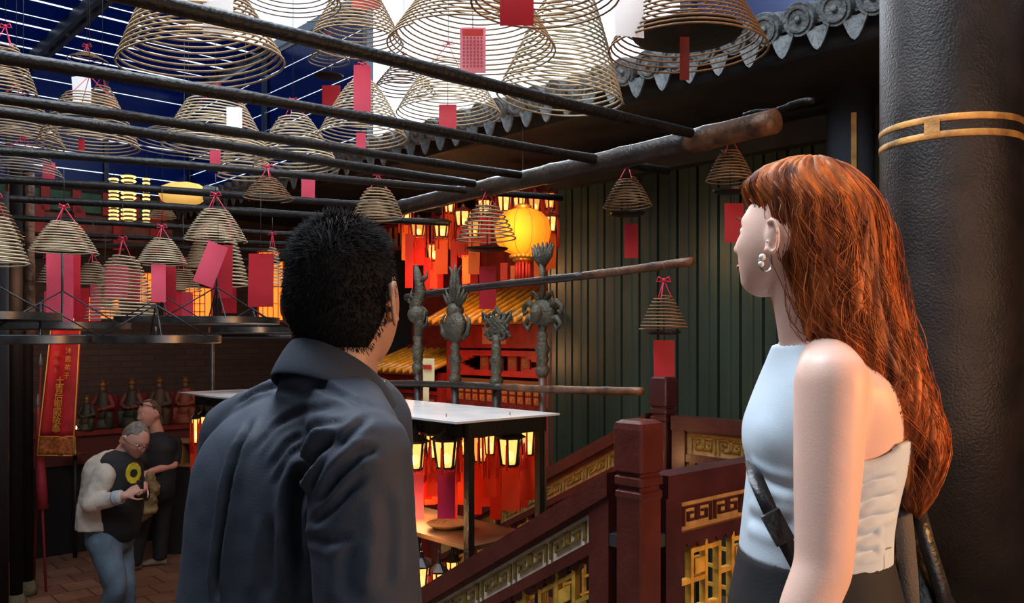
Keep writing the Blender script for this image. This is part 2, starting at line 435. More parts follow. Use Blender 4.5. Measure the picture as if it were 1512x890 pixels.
#@@RAILS
# ------------------------------------------------------------ balustrades
KEY = [(0,0),(0,1),(1,1),(1,.22),(.36,.22),(.36,.64),(.66,.64)]
def keyband(m, org, d, slope, s0, s1, h0, h1, pair, side, th=.02, depth=.008, margin=.03):
    """pairs of mirrored square spirals between s0,s1 and heights h0,h1 on face 'side'"""
    hh = h1-h0; mid = s0
    def pt(s, h): return org+d*s+Z*(slope*s+h)+side*depth
    s = s0+margin
    while s+pair*.86 <= s1:
        w = pair*.40
        for mir in (0, 1):
            pts = []
            for (a, b) in KEY:
                x = s+(a*w if not mir else pair*.86-a*w); pts.append((x, h0+hh*(.14+.72*b)))
            for (x0, y0), (x1, y1) in zip(pts, pts[1:]):
                if abs(x0-x1) < 1e-6:
                    lo, hi = sorted((y0, y1)); lo -= hh*.05; hi += hh*.05
                    m.vbar(pt(x0-w*.075, (lo+hi)/2), pt(x0+w*.075, (lo+hi)/2), side, Z, .012, hi-lo)
                else:
                    m.vbar(pt(min(x0,x1)-w*.07, y0), pt(max(x0,x1)+w*.07, y0), side, Z, .012, hh*.105)
        s += pair
def balustrade(name, org, d, length, slope, label, side, top=1.0, board=CREAM, keym=GILT, wood=LACQ, lat=GILTY, pair=.16, keyh=(.835,.915), stile=.075):
    """org at floor level of the newel, d horizontal direction; side = face that carries the key motifs"""
    r = thing(name, org, label, 'balustrade')
    def pt(s, h): return org+d*s+Z*(slope*s+h)
    def run(s0, s1, h0, h1, w): return M().vbar(pt(s0,(h0+h1)/2), pt(s1,(h0+h1)/2), side, Z, w, h1-h0)
    obj('handrail', run(0, length, top-.065, top, .075), wood, r)
    obj('under_rail', run(stile, length-stile, keyh[0]-.045, keyh[0]-.008, .05), wood, r)
    obj('bottom_rail', run(0, length, .06, .13, .06), wood, r)
    for s0 in (0, length-stile): obj('stile', run(s0, s0+stile, .13, top-.065, .06), wood, r)
    obj('key_board', run(stile, length-stile, keyh[0]-.008, keyh[1]+.008, .02), board, r)
    obj('upper_bead', run(stile, length-stile, keyh[1]+.008, top-.065, .04), wood, r)
    m = M()
    for sd_ in (side, -side): keyband(m, org, d, slope, stile, length-stile, keyh[0], keyh[1], pair, sd_, depth=.012)
    obj('key_fretwork', m, keym, r)
    # lattice of staggered bars
    m = M(); s = stile; k = 0; lo = .13; hi = keyh[0]-.045
    while s < length-stile:
        m.vbar(pt(s,(lo+hi)/2), pt(min(s+.014,length-stile),(lo+hi)/2), side, Z, .022, hi-lo); s += .072; k += 1
    rows = [hi-.03-.088*i for i in range(int((hi-lo)/.088))]
    for i, h in enumerate(rows):
        s = stile+(0 if i % 2 else .072)
        while s < length-stile-.01:
            e = min(s+.158, length-stile); m.vbar(pt(s,h), pt(e,h), side, Z, .02, .014); s += .216
    for s_ in range(int((length-2*stile)/.216)):
        s = stile+.09+s_*.216
        for h in rows[1::3]:
            m.vbar(pt(s,h+.04), pt(s+.05,h+.04), side, Z, .026, .045)
    obj('lattice', m, lat, r)
    # scalloped apron
    m = M(); nsc = int((length-2*stile)/.05)
    for i in range(nsc):
        s = stile+(i+.5)*(length-2*stile)/nsc; m.lathe(pt(s, hi), [(.001,-.012),(.022,-.012),(.022,.012),(.001,.012)], 12, axis=side)
    obj('scalloped_apron', m, wood, r)
    return r
def newel(px, Y, ztop, w, label, wood=LACQ, base=0):
    c = P(px, 500, Y); r = thing('newel_post', (c.x,c.y,base), label, 'newel post')
    h = w/2
    def ring(hw, z, ch=.12):
        k = hw*ch; pts = [(-hw+k,-hw),(hw-k,-hw),(hw,-hw+k),(hw,hw-k),(hw-k,hw),(-hw+k,hw),(-hw,hw-k),(-hw,-hw+k)]
        return [Vector((c.x,c.y,z))+U*a+V*b for a, b in pts]
    obj('shaft', M().loft([ring(h*.93,base), ring(h*.93,ztop-.22)]), wood, r, False)
    prof = [(h*.93,-.22),(h*1.0,-.212),(h*1.0,-.198),(h*.86,-.193),(h*.86,-.183),(h*1.02,-.178),(h*1.02,-.158),(h*.86,-.153),(h*.86,-.146),(h*1.04,-.14),(h*1.04,-.025),(h*.98,-.008),(h*.72,0)]
    obj('carved_cap', M().loft([ring(a, ztop+z) for a, z in prof]), wood, r, False)
    return c
nf = newel(943, 2.36, 1.175, .098, 'dark red square newel post with ringed head, nearest the camera between the two people')
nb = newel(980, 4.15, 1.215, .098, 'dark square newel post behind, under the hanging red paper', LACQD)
def gofrom(c, d, gap): return Vector((c.x,c.y,0))+d*gap
# front stair rail, descending left (V) ; slope
balustrade('stair_balustrade', gofrom(nf, V, .085), V, 1.75, -.585, 'stair balustrade with cream key-pattern board running down in front of the lanterns', -U, top=1.02, pair=.162, keyh=(.862,.93))
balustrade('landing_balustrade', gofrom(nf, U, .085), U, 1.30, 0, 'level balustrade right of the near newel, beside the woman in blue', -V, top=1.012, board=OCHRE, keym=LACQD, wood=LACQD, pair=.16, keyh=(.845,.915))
balustrade('stair_balustrade', gofrom(nb, V, .085), V, 1.75, -.50, 'far stair balustrade with ochre key-pattern board, behind the lantern frame', -U, top=1.03, board=OCHRE, keym=GILT, wood=LACQ, pair=.165, keyh=(.86,.93))
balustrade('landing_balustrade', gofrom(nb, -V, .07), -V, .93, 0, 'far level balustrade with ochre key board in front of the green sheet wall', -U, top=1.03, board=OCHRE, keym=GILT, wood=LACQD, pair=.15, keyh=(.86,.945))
# metal sleeves that tie newel and stiles
m = M()
for c, dd in ((nf, V), (nf, U)):
    for h in (.83,): m.bar(Vector((c.x,c.y,h)), Vector((c.x,c.y,h))+dd*.1, .055, .035)
solo('rail_bracket', m, mat('bracket_steel',(.12,.11,.12),.35,metal=.7), 'steel brackets clamping the rails to the near newel post', 'bracket')

#@@POLES
# ------------------------------------------------------------ overhead poles
def zY(py, z): return (z-CAMZ)*F/(500-py)
def pole(pts, r, m_, name, label, group=None, z=None, knots=True, cat='pole'):
    (x0,y0,Y0),(x1,y1,Y1) = pts
    a = P(x0,y0,Y0); b = P(x1,y1,Y1); a = a+((a-b).normalized()*1.6 if name == 'overhead_pole' else Vector()); n = 28; path = []; rr = []
    for i in range(n+1):
        t = i/n; p = a.lerp(b, t); p.z += .006*math.sin(t*9+x0); path.append(p); rr.append(r*(1+.05*math.sin(i*1.9+y0)+(.12 if (knots and i % 5 == 0) else 0)))
    c = a.lerp(b, .5)
    o = solo(name, M().tube(path, rr, 12), m_, label, cat, group, True)
    return o
HZ = 2.2
Plist = [  # left point, right point in the picture, radius
 ((-60,-62),(1020,195),.020,'uppermost bare black pole, running from the top edge down to the big bamboo'),
 ((-60,74),(985,251),.020,'second black overhead pole from the top, crossing the full width of the coils'),
 ((-60,138),(768,257),.019,'third black overhead pole from the top, with a pale dusty upper edge'),
 ((-60,158),(700,270),.021,'fourth overhead pole from the top, close under the third, dusty grey'),
 ((-60,218),(830,291),.018,'fifth overhead pole from the top, just above the yellow hanging lantern'),
 ((-60,262),(650,308),.020,'sixth overhead pole from the top, rough and frosted with ash'),
 ((-60,290),(662,328),.022,'seventh overhead pole from the top, smooth blue-grey'),
 ((-60,318),(520,350),.020,'eighth overhead pole from the top, dusty, behind the small coils'),
 ((-60,343),(500,362),.020,'ninth overhead pole from the top, thin in the smoke'),
 ((-60,358),(480,371),.020,'tenth overhead pole from the top, level with the coil tops at left'),
 ((-60,378),(470,384),.018,'lowest overhead pole, faint behind the coils over the trays'),
]
for (l, r_, rad, lab) in Plist:
    YL = zY(l[1], HZ) if l[1] < 400 else 8; YR = zY(r_[1], HZ)
    YR = max(YR, YL*1.02) if YR > YL else YL*1.05
    z = HZ
    pole(((l[0],l[1],YL),(r_[0],r_[1],YR)), rad, POLE, 'overhead_pole', lab, 'row of parallel poles over the hall')
def bamboo(p0, p1, r, name, label, endlight=0):
    a = P(*p0); b = P(*p1); n = 40; m = M(); path=[]; rr=[]
    for i in range(n+1):
        t = i/n; path.append(a.lerp(b, t)+Z*.005*math.sin(6*t)); rr.append(r*(1+(.10 if i % 6 == 0 else 0)))
    root = thing(name, a.lerp(b,.5), label, 'bamboo pole')
    k = int(n*(1-endlight))
    obj('culm', M().tube(path[:k+1], rr[:k+1], 14), BAMB, root, True)
    if endlight: obj('bare_end', M().tube(path[k:], rr[k:], 14), BAMBL, root, True, label='unsooted orange-brown end')
    return a, b
bamboo((540,320,5.5),(1145,178,3.05), .045, 'bamboo_crossbeam', 'thick dark bamboo beam crossing under the poles at upper right', .12)
pole(((1100,172,3.3),(1200,149,3.0)), .012, POLE, 'thin_pole', 'thin black pole lashed along the end of the thick bamboo beam')
bamboo((600,439,4.53),(1022,385,3.17), .017, 'bamboo_rail', 'upper thin bamboo rail holding the ceremonial staffs', .3)
bamboo((560,566,4.65),(948,577,3.34), .017, 'bamboo_rail', 'lower thin bamboo rail holding the ceremonial staffs', .45)
bamboo((45,505,6.2),(44,255,6.2), .032, 'bamboo_upright', 'upright golden bamboo behind the coils at far left', .97)
pole(((352,405,6.5),(480,352,6.0)), .03, POLE, 'short_crossbeam', 'short grey crossbeam left of the man, behind the red paper')
pole(((313,502,5.3),(313,620,5.3)), .014, TRAYM, 'steel_post', 'thin steel post standing over the left lantern frame', knots=False, cat='post')

#@@COILS
# ------------------------------------------------------------ incense coils
def paper(cx, y0, y1, w, Y, m_, root, rot=0, twist=0, lean=0, name='prayer_tag', label=None, curl=.05):
    a = P(cx, y0, Y); b = P(cx, y1, Y); h = a.z-b.z; ww = w/F*Y
    ax = Vector((math.cos(twist), math.sin(twist), 0)); nn = Vector((-math.sin(twist), math.cos(twist), 0))
    down = (-Z*math.cos(rot)+ax*math.sin(rot)); sx = (ax*math.cos(rot)+Z*math.sin(rot))
    def fn(p, q): return a+sx*(p-.5)*ww+down*q*h+nn*(curl*ww*math.sin(q*3.1+cx)+curl*.5*ww*(2*p-1)**2), nn
    return obj(name, M().sheet(fn, 5, 10, .0012), m_, root, 'auto', label=label)
def coil(cx, yt, yb, w, Y, m_, label, turns=12, p=.85, r0=.16, thick=None, tags=(), wire=None, plate=False, tilt=(0,0), knot=True, group='hanging incense coils', name='incense_coil'):
    top = P(cx, yt, Y); bot = P(cx, yb, Y); H = top.z-bot.z; Rr = w/2/F*Y
    turns = turns*(1.3 if w > 120 else 1.1); th = thick or max(.0024, H/turns*.21)
    root = thing(name, (bot.x, bot.y, bot.z), label, 'incense coil', group)
    mx = Matrix.Translation(bot) @ Matrix.Rotation(math.radians(tilt[0]), 4, 'X') @ Matrix.Rotation(math.radians(tilt[1]), 4, 'Y')
    pts = []; seg = 34; N_ = int(turns*seg); ph = random.random()*6
    for i in range(N_+1):
        t = i/N_; a = ph+2*PI*turns*t; rr = Rr*(r0+(1-r0)*t**p)
        sag = 1+.012*math.sin(a*2+ph)
        pts.append(mx @ Vector((rr*math.cos(a)*sag, rr*math.sin(a)*sag, H*(1-t)+.004*H*math.sin(3*a))))
    obj('spiral', M().tube(pts, th, 5), m_, root, True)
    # three strings from the knot down the cone
    apex = mx @ Vector((0,0,H+min(.10, .25*H+.03)))
    if knot:
        m = M()
        for k in range(3):
            a = ph+k*2.09; path = [apex]
            for t in (.0,.12): path.append(mx @ Vector((Rr*(r0+(1-r0)*t**p)*math.cos(a), Rr*(r0+(1-r0)*t**p)*math.sin(a), H*(1-t))))
            m.tube(path, .0022, 4)
        m.sphere(apex, .008, 8, 6)
        for sx_ in (-1,1):
            m.tube([apex, apex+Vector((.02*sx_,0,.012)), apex+Vector((.028*sx_,.004,-.006)), apex+Vector((.006*sx_,.002,-.004))], .0028, 5)
        obj('red_string', m, KNOT, root, True)
    zt = wire if wire else 2.2
    if zt > apex.z+.01:
        obj('hanging_wire', M().tube([apex, Vector((apex.x+.002,apex.y,(apex.z+zt)/2)), Vector((apex.x,apex.y,zt))], .0018, 5), WIRE, root, True)
    if plate:
        pz = bot.z-plate; m = M().lathe((bot.x,bot.y,pz), [(Rr*.55,0),(Rr*.68,.006),(Rr*.70,.014),(Rr*.67,.014),(Rr*.52,.006)], 28)
        m.tube([mx @ Vector((0,0,H)), Vector((bot.x,bot.y,pz))], .002, 5)
        obj('ash_plate', m, IRON, root)
    for tg in tags:
        (tx, ty0, ty1, tw, tm) = tg[:5]; kw = tg[5] if len(tg) > 5 else {}
        Yt = kw.pop('Y', Y)
        t = paper(tx, ty0, ty1, tw, Yt, tm, root, **kw)
        a = P(tx, ty0, Yt)
        s0 = Vector((a.x, a.y, max(bot.z+H*.5, a.z+.02)))
        obj('tag_string', M().tube([s0, a-Z*.003], .0014, 4), WIRE, root, True)
    return root
UPW = 4.58
C = coil
# high coils under the skylight
C(298,-40,98,240,3.1,TAN,'very large incense coil at upper left, behind the top pole, with a bright white tag',13,.8,.35,tags=[(322,-30,52,42,WHTP,{'twist':.3,'Y':2.9})],wire=UPW,tilt=(2,-5))
C(428,-60,4,150,3.3,GREYC,'dark coil cut off by the top edge, right of the very large upper-left coil',9,.9,.3,wire=UPW)
C(527,-22,66,138,3.9,TAN,'large coil in front of the white sky with a dark red tag at its top',12,.85,.3,tags=[(540,-40,13,42,REDP)],wire=UPW)
C(697,-45,74,250,3.3,TAN,'very large coil at top centre with a printed red tag hanging inside it',14,.8,.3,tags=[(698,40,108,38,LPINK,{'Y':3.1,'name':'printed_tag'})],wire=UPW,tilt=(0,3))
C(806,-75,6,225,2.5,BROWN,'coil cut off by the top edge, its red tag right of the printed tag',8,.8,.4,tags=[(763,-30,38,50,REDP,{'Y':2.4})],wire=UPW)
C(826,-20,150,190,4.1,PALE,'tall pale coil below the top-edge coils, its loose lower end hanging over a pole',18,.9,.28,wire=UPW,tilt=(0,6))
C(1014,-45,78,232,3.2,BROWN,'very large coil furthest right under the skylight, in front of the tile ends',13,.8,.35,tags=[(930,-40,54,46,WHTP,{'Y':3.0,'twist':.25}),(1011,42,118,14,REDD,{'name':'rust_strip'})],wire=UPW,plate=-.06)
C(662,92,170,156,4.5,PALE,'wide pale coil in the middle with a small red tag, under the printed tag',12,.8,.3,tags=[(661,154,192,26,REDP,{'Y':4.2})],wire=UPW)
C(535,122,206,134,4.6,PALE,'bell-shaped pale coil with a long pink tag in front, left of the middle coil',13,.8,.25,tags=[(535,96,164,25,PINKP,{'Y':4.1,'twist':.2}),(533,196,222,14,PINKP,{'Y':4.6})],wire=UPW)
C(438,172,250,128,5.0,PALE,'pale coil between two poles, above the row of poles left of the bell-shaped coil',12,.85,.3,tags=[(455,262,300,20,PINKP)],wire=UPW,tilt=(0,-3))
C(318,150,222,150,4.6,PALE,'pale truncated coil with a white striped tag, under the very large upper-left coil',11,.85,.5,tags=[(346,158,192,22,WHTP,{'Y':4.4,'twist':.3}),(318,222,250,16,PINKP)],wire=UPW)
C(596,96,136,92,6.2,BROWN,'small coil half hidden behind the middle coil and the bell-shaped coil',8,.85,.3,wire=UPW)
C(486,62,92,60,6.8,GREYC,'small dark coil below the white sky, behind the second pole',6,.85,.3,tags=[(489,126,162,27,REDP)],wire=UPW,plate=.12)
C(278,196,218,170,5.2,GREYC,'loose wide coil seen from below left of the wrapped wires',4,.8,.6,wire=UPW)
C(362,196,262,80,6.2,PALE,'pale coil directly above the small rust coil, crossed by a pole',11,.9,.5,wire=UPW)
C(132,140,218,138,4.4,TAN,'wide coil between the fourth and fifth poles at left, touching the coil beside it',12,.7,.4,wire=UPW,tags=[(120,205,222,9,REDP)])
C(24,150,214,128,5.0,TAN,'wide coil at the left edge between the fourth and fifth poles',11,.7,.4,wire=UPW)
C(8,66,138,84,4.0,TAN,'steep coil at the left edge between the second and third poles',12,.75,.3,wire=UPW)
C(34,222,262,110,5.0,GREYC,'smoky grey coil at the left edge, under the fifth pole, beside a pink tag',8,.7,.4,tags=[(72,240,266,18,PINKP)],wire=UPW)
C(151,128,170,58,5.6,TAN,'small coil right of the glowing white tag, with a pink label on its rim',8,.8,.3,tags=[(119,112,159,34,WHTP,{'Y':4.6,'twist':-.3}),(165,148,164,16,PINKP)],wire=UPW)
C(128,78,92,62,5.0,BROWN,'flat small coil under the roof bars, above the glowing white tag',4,.9,.2,wire=UPW)
C(240,300,322,40,7.5,TAN,'tiny far coil left of the yellow lantern ribs',7,.8,.2,wire=3.1)
# coils on the poles over the trays
C(395,263,294,74,3.95,BROWN,'small rust-brown coil with a red bow, over the tall red paper',7,.75,.25,tags=[(385,374,453,38,REDP,{'twist':-.05})])
C(94,326,374,94,4.0,PALE,'cream coil at far left with a long pink paper, over the leftmost full tray',11,.8,.3,tags=[(88,374,480,36,PINKP,{'Y':4.15,'twist':.3}),(104,376,470,30,REDP,{'Y':4.3})])
C(-6,318,390,88,3.7,PALE,'pale coil cut off by the left edge above the nearest tray',12,.85,.3)
C(-14,296,352,84,4.2,BROWN,'brown coil cut off by the left edge, behind the pale one',9,.8,.3)
C(318,308,356,90,4.1,PALE,'cream coil with tilted pink paper, over the tray beside the man',11,.78,.3,tags=[(322,360,424,30,PINKP,{'Y':3.95,'rot':-.35,'twist':.1}),(328,362,440,30,REDP,{'Y':4.3})])
C(239,352,390,72,4.5,PALE,'cream coil in the middle of the low row with a glint of daylight',10,.75,.3,tags=[(234,390,446,20,PINKP,{'Y':4.4,'twist':.4}),(250,392,470,20,REDP,{'Y':4.7})])
C(181,377,474,102,4.9,PALE,'tall beehive-shaped coil glowing orange, lowest of all over the trays',18,.55,.2,tags=[(172,392,440,34,PINKP,{'Y':4.9}),(196,400,448,22,REDP,{'Y':5.1})])
C(137,387,419,48,5.6,TAN,'small coil left of the beehive coil',8,.65,.3,tags=[(141,420,474,16,PINKP),(120,425,480,22,REDP,{'Y':6})])
C(270,398,430,54,5.5,TAN,'small coil right of the beehive coil, before orange lanterns',9,.65,.3,tags=[(258,430,474,20,REDP,{'Y':5.4}),(276,432,472,18,PINKP,{'Y':5.6})])
C(300,352,398,56,5.6,TAN,'coil tucked behind the cream coil with the tilted pink paper',10,.75,.3)
C(340,352,424,56,5.3,PALE,'steep pale coil left of the tall red paper',12,.8,.2,tags=[(338,424,462,22,REDP,{'Y':5.4})])
C(402,366,424,42,5.6,PALE,'steep pale coil half hidden behind the tall red paper',11,.8,.2)
C(69,392,418,26,6.2,TAN,'tiny coil peeping out left of the long pink paper',6,.8,.2,tags=[(72,430,480,14,PINKP)])
C(155,425,468,44,6.4,BROWN,'amber coil behind the left side of the beehive coil',9,.6,.3)
# coils at right
C(558,277,324,76,4.5,TAN,'tan coil rising behind the man\'s head',9,.62,.3)
C(719,301,356,90,4.4,TAN,'open coil in front of the big orange lantern, with a tall red paper',8,.72,.25,thick=.0042,tags=[(720,393,456,25,REDP)],plate=.05)
C(927,263,307,74,3.95,BROWN,'brown coil over a small red paper, against the middle of the green wall',9,.8,.3,tags=[(932,330,381,21,REDP,{'twist':.15})],plate=.035)
C(980,437,486,72,3.24,BROWN,'brown coil hanging from the end of the upper bamboo rail',9,.8,.3,tags=[(981,502,556,31,REDP)],wire=1.69,plate=.02)
C(1078,222,270,72,3.3,BROWN,'brown coil behind the red hair, with a dark red paper',9,.85,.3,tags=[(1084,300,358,28,REDP)],plate=.04)

# printed lines on the large tag and a gold dragon border
root = [o for o in bpy.data.objects if o.name.startswith('printed_tag')][0].parent
wr = bpy.data.objects['printed_tag']
m = M(); c0 = P(698, 40, 3.1)
for i in range(6):
    for j in range(9):
        q = P(685+i*5.2, 56+j*5.2, 3.085); m.box(q, (Vector((1,0,0)),Vector((0,1,0)),Z), (.0035,.001,.0042))
obj('printing', m, mat('faded_ink',(.35,.05,.07),.7), root)
m = M().box(P(698,48,3.084), (Vector((1,0,0)),Vector((0,1,0)),Z), (.038,.0012,.012)); obj('tag_header', m, mat('tag_red',(.6,.05,.04),.6,trans=.3), root)

# trays under the low coils
def tray(cx, y, rpx, Y, rodtop, label, rodx=None, rim=.034):
    c = P(cx, y, Y); r = rpx/F*Y
    root = thing('ash_tray', c, label, 'hanging tray', 'ash trays under the low coils')
    m = M().lathe(c, [(.001,.0),(r*.97,.0),(r,.004),(r,rim),(r*.985,rim),(r*.975,.006),(.001,.006)], 56, cap=False)
    obj('pan', m, TRAYM, root)
    t = P(cx, rodtop, Y)
    obj('rod', M().tube([c, Vector((c.x,c.y,t.z))], .0055, 6), IRON, root, True)
    hub = c+Z*(.62*(r)+.0)
    for k in range(4):
        a = .5+k*PI/2; e = c+Vector((r*.93*math.cos(a), r*.93*math.sin(a), .008))
        obj('brace', M().tube([hub, e], .0038, 6), IRON, root, True)
tray(-12, 474, 92, 3.4, 380, 'ash tray cut off by the left edge of the picture')
tray(92, 487, 93, 4.0, 374, 'ash tray under the long pink paper at left')
tray(320, 479, 90, 4.1, 356, 'ash tray beside the man, under the tilted pink paper')
tray(240, 477, 66, 4.6, 390, 'ash tray under the glinting cream coil')
tray(60, 508, 98, 3.5, 480, 'lower ash tray at far left, catching white light on its rim')
tray(230, 507, 92, 3.6, 482, 'lower ash tray in the middle, under two others')
tray(372, 492, 60, 4.9, 424, 'ash tray half hidden behind the man\'s shoulder')
m = M().tube([P(-10,497,4.4), P(430,497,5.2)], .012, 8); solo('tray_bar', m, IRON, 'black iron bar carrying the ash trays across the hall', 'bar')

#@@ALTAR
# ------------------------------------------------------------ shrine against the right wall
DU = .45
def sslab(u0, u1, *a): return slab(u0+DU, u1+DU, *a)
def shrine(v0, v1, zroof, zeave, label, full=True):
    L_ = v1-v0; r = thing('shrine', R(-.3+DU,(v0+v1)/2,FLOOR), label, 'shrine')
    D = .42; ze = zeave
    obj('cabinet', sslab(-D, .3, v0, v1, FLOOR, ze-.80 if full else ze-.45), REDD, r)
    obj('back_panel', sslab(.0, .06, v0, v1, ze-.80, zroof+1.05 if full else zroof+1.2), REDD, r)
    for vv in ((v0+.03, v1-.03) if full else (v0+.03, v1-.03)):
        obj('post', sslab(-D-.03, -D+.05, vv-.04, vv+.04, FLOOR, ze-.0), REDW, r)
    def beam(z0, z1, u0=-D, u1=-D+.05, mm=REDW, nm='beam'): return obj(nm, sslab(u0, u1, v0+.07, v1-.07, z0, z1), mm, r)
    if full:
        beam(ze-.24, ze-.02, nm='name_board'); beam(ze-.315, ze-.262); beam(ze-.51, ze-.455); beam(ze-.585, ze-.54, -D-.03, -D+.04, mat('brown_shelf_edge',(.22,.07,.02),.5), 'shelf_edge')
        for s_, vv in ((1, v0+.08), (-1, v1-.08)):
            m = M()
            for k in range(4):
                a = sslab(-D, -D+.03, min(vv+s_*k*.07, vv+s_*(k+1)*.07), max(vv+s_*k*.07, vv+s_*(k+1)*.07), ze-.34-.022*(3-k), ze-.315); m.add(a.v, a.f)
            m2_ = M()
            for k in range(4):
                a = sslab(-D, -D+.03, min(vv+s_*k*.07, vv+s_*(k+1)*.07), max(vv+s_*k*.07, vv+s_*(k+1)*.07), ze-.455, ze-.435+.02*(3-k)); m2_.add(a.v, a.f)
            obj('corner_bracket', m, REDW, r); obj('corner_bracket', m2_, REDW, r)
    else:
        beam(ze-.16, ze-.03); beam(ze-.24, ze-.20)
    base = M(); ridges = M(); caps = M()
    a0 = R(-D-.28+DU, v0-.04, ze); a1 = R(-D-.28+DU, v1+.04, ze); b0 = R(-.0+DU, v0-.04, zroof); b1 = R(-.0+DU, v1+.04, zroof)
    base.add([a0,a1,b1,b0,a0-Z*.02,a1-Z*.02,b1-Z*.02,b0-Z*.02], [(0,1,2,3),(4,7,6,5),(0,4,5,1),(1,5,6,2),(2,6,7,3),(3,7,4,0)])
    n = int((L_+.08)/.118)
    for i in range(n+1):
        t = i/n; p = a0.lerp(a1,t); q = b0.lerp(b1,t)
        ridges.tube([p+Z*.018, p.lerp(q,.5)+Z*.010, q+Z*.018], .027, 8)
        ridges.lathe(p+Z*.016-U*.004, [(.001,0),(.026,0),(.026,.02)], 10, axis=U)
    obj('roof_deck', base, mat('amber_tile_pan',(.12,.035,.006),.5), r); obj('tile_ridges', ridges, YTILE, r, True); None
    obj('ridge_beam', sslab(-.05, .06, v0-.03, v1+.03, zroof-.02, zroof+.05), REDD, r)
    return r
ze = 1.55
sh = shrine(.03, 1.52, 1.90, ze, 'large red shrine with a yellow tiled roof against the green wall')
shrine(1.62, 2.75, 1.28, 1.05, 'lower shrine with a yellow tiled roof, just right of the man', False)
for k, vv in enumerate((.42, .60, .80, 1.0)):
    t = thing('red_plaque', R(-.44+DU, vv, ze-.455), ['red plaque in the shrine opening, nearest the green wall','second red plaque from the green wall in the shrine opening','third red plaque from the green wall in the shrine opening','red plaque in the shrine opening, furthest from the green wall'][k], 'plaque', 'plaques in the shrine opening')
    obj('board', sslab(-.40, -.38, vv-.06, vv+.06, ze-.455, ze-.318), mat('plaque_red',(.30,.025,.012),.5), t)
    text_mesh('福祿壽喜'[k], .085, frame_mx(R(-.402+DU, vv, ze-.386), -V, Z), GILT, t)
for k in range(13):
    vv = .12+k*.108; zz = ze-.765
    t = thing('gilt_tablet', R(-.42+DU, vv, zz), 'narrow red and gilt tablet standing in the even row along the shrine shelf', 'tablet', 'row of tablets on the shrine shelf')
    obj('tablet_body', sslab(-.44, -.40, vv-.048, vv+.048, zz, zz+.172), REDD, t)
    for j in range(2): obj('gilt_panel', sslab(-.446, -.44, vv-.034, vv+.034, zz+.012+j*.08, zz+.075+j*.08), mat('tablet_gilt',(.45,.13,.03),.45,var=.4,vscale=30), t)
obj('shelf', sslab(-.50, -.1, .08, 1.48, ze-.80, ze-.765), REDD, sh)
for k in range(5):
    vv = 1.78+k*.19; t = thing('red_gilt_panel', R(-.44+DU, vv, .60), 'small red and gilt panel in the row under the lower shrine roof', 'panel', 'panels of the lower shrine')
    obj('panel_body', sslab(-.46, -.425, vv-.08, vv+.08, .60, .80), REDD, t)
    obj('gilt_inset', sslab(-.467, -.46, vv-.05, vv+.05, .63, .77), mat('tablet_gilt',(.45,.13,.03),.45), t)
t = thing('peach_notice', R(-.44+DU,.82,ze-.2), 'faded peach paper pasted on the shrine name board', 'notice')
obj('sheet', sslab(-.426,-.422,.66,1.0,ze-.2,ze-.04), mat('peach_paper',(.75,.30,.18),.7), t)
tn = thing('yellow_notice', P(633,562,4.45), 'pale yellow paper notice with a red heading, fixed beside the first staff', 'notice')
obj('upper_sheet', M().box(P(633,547,4.32), (-V,U,Z), (.047,.001,.062)), PLAST, tn); obj('lower_sheet', M().box(P(629,583,4.33), (-V,U,Z), (.024,.001,.04)), PLAST, tn)
obj('heading', M().box(P(631,542,4.316), (-V,U,Z), (.034,.0012,.012)), REDW, tn)

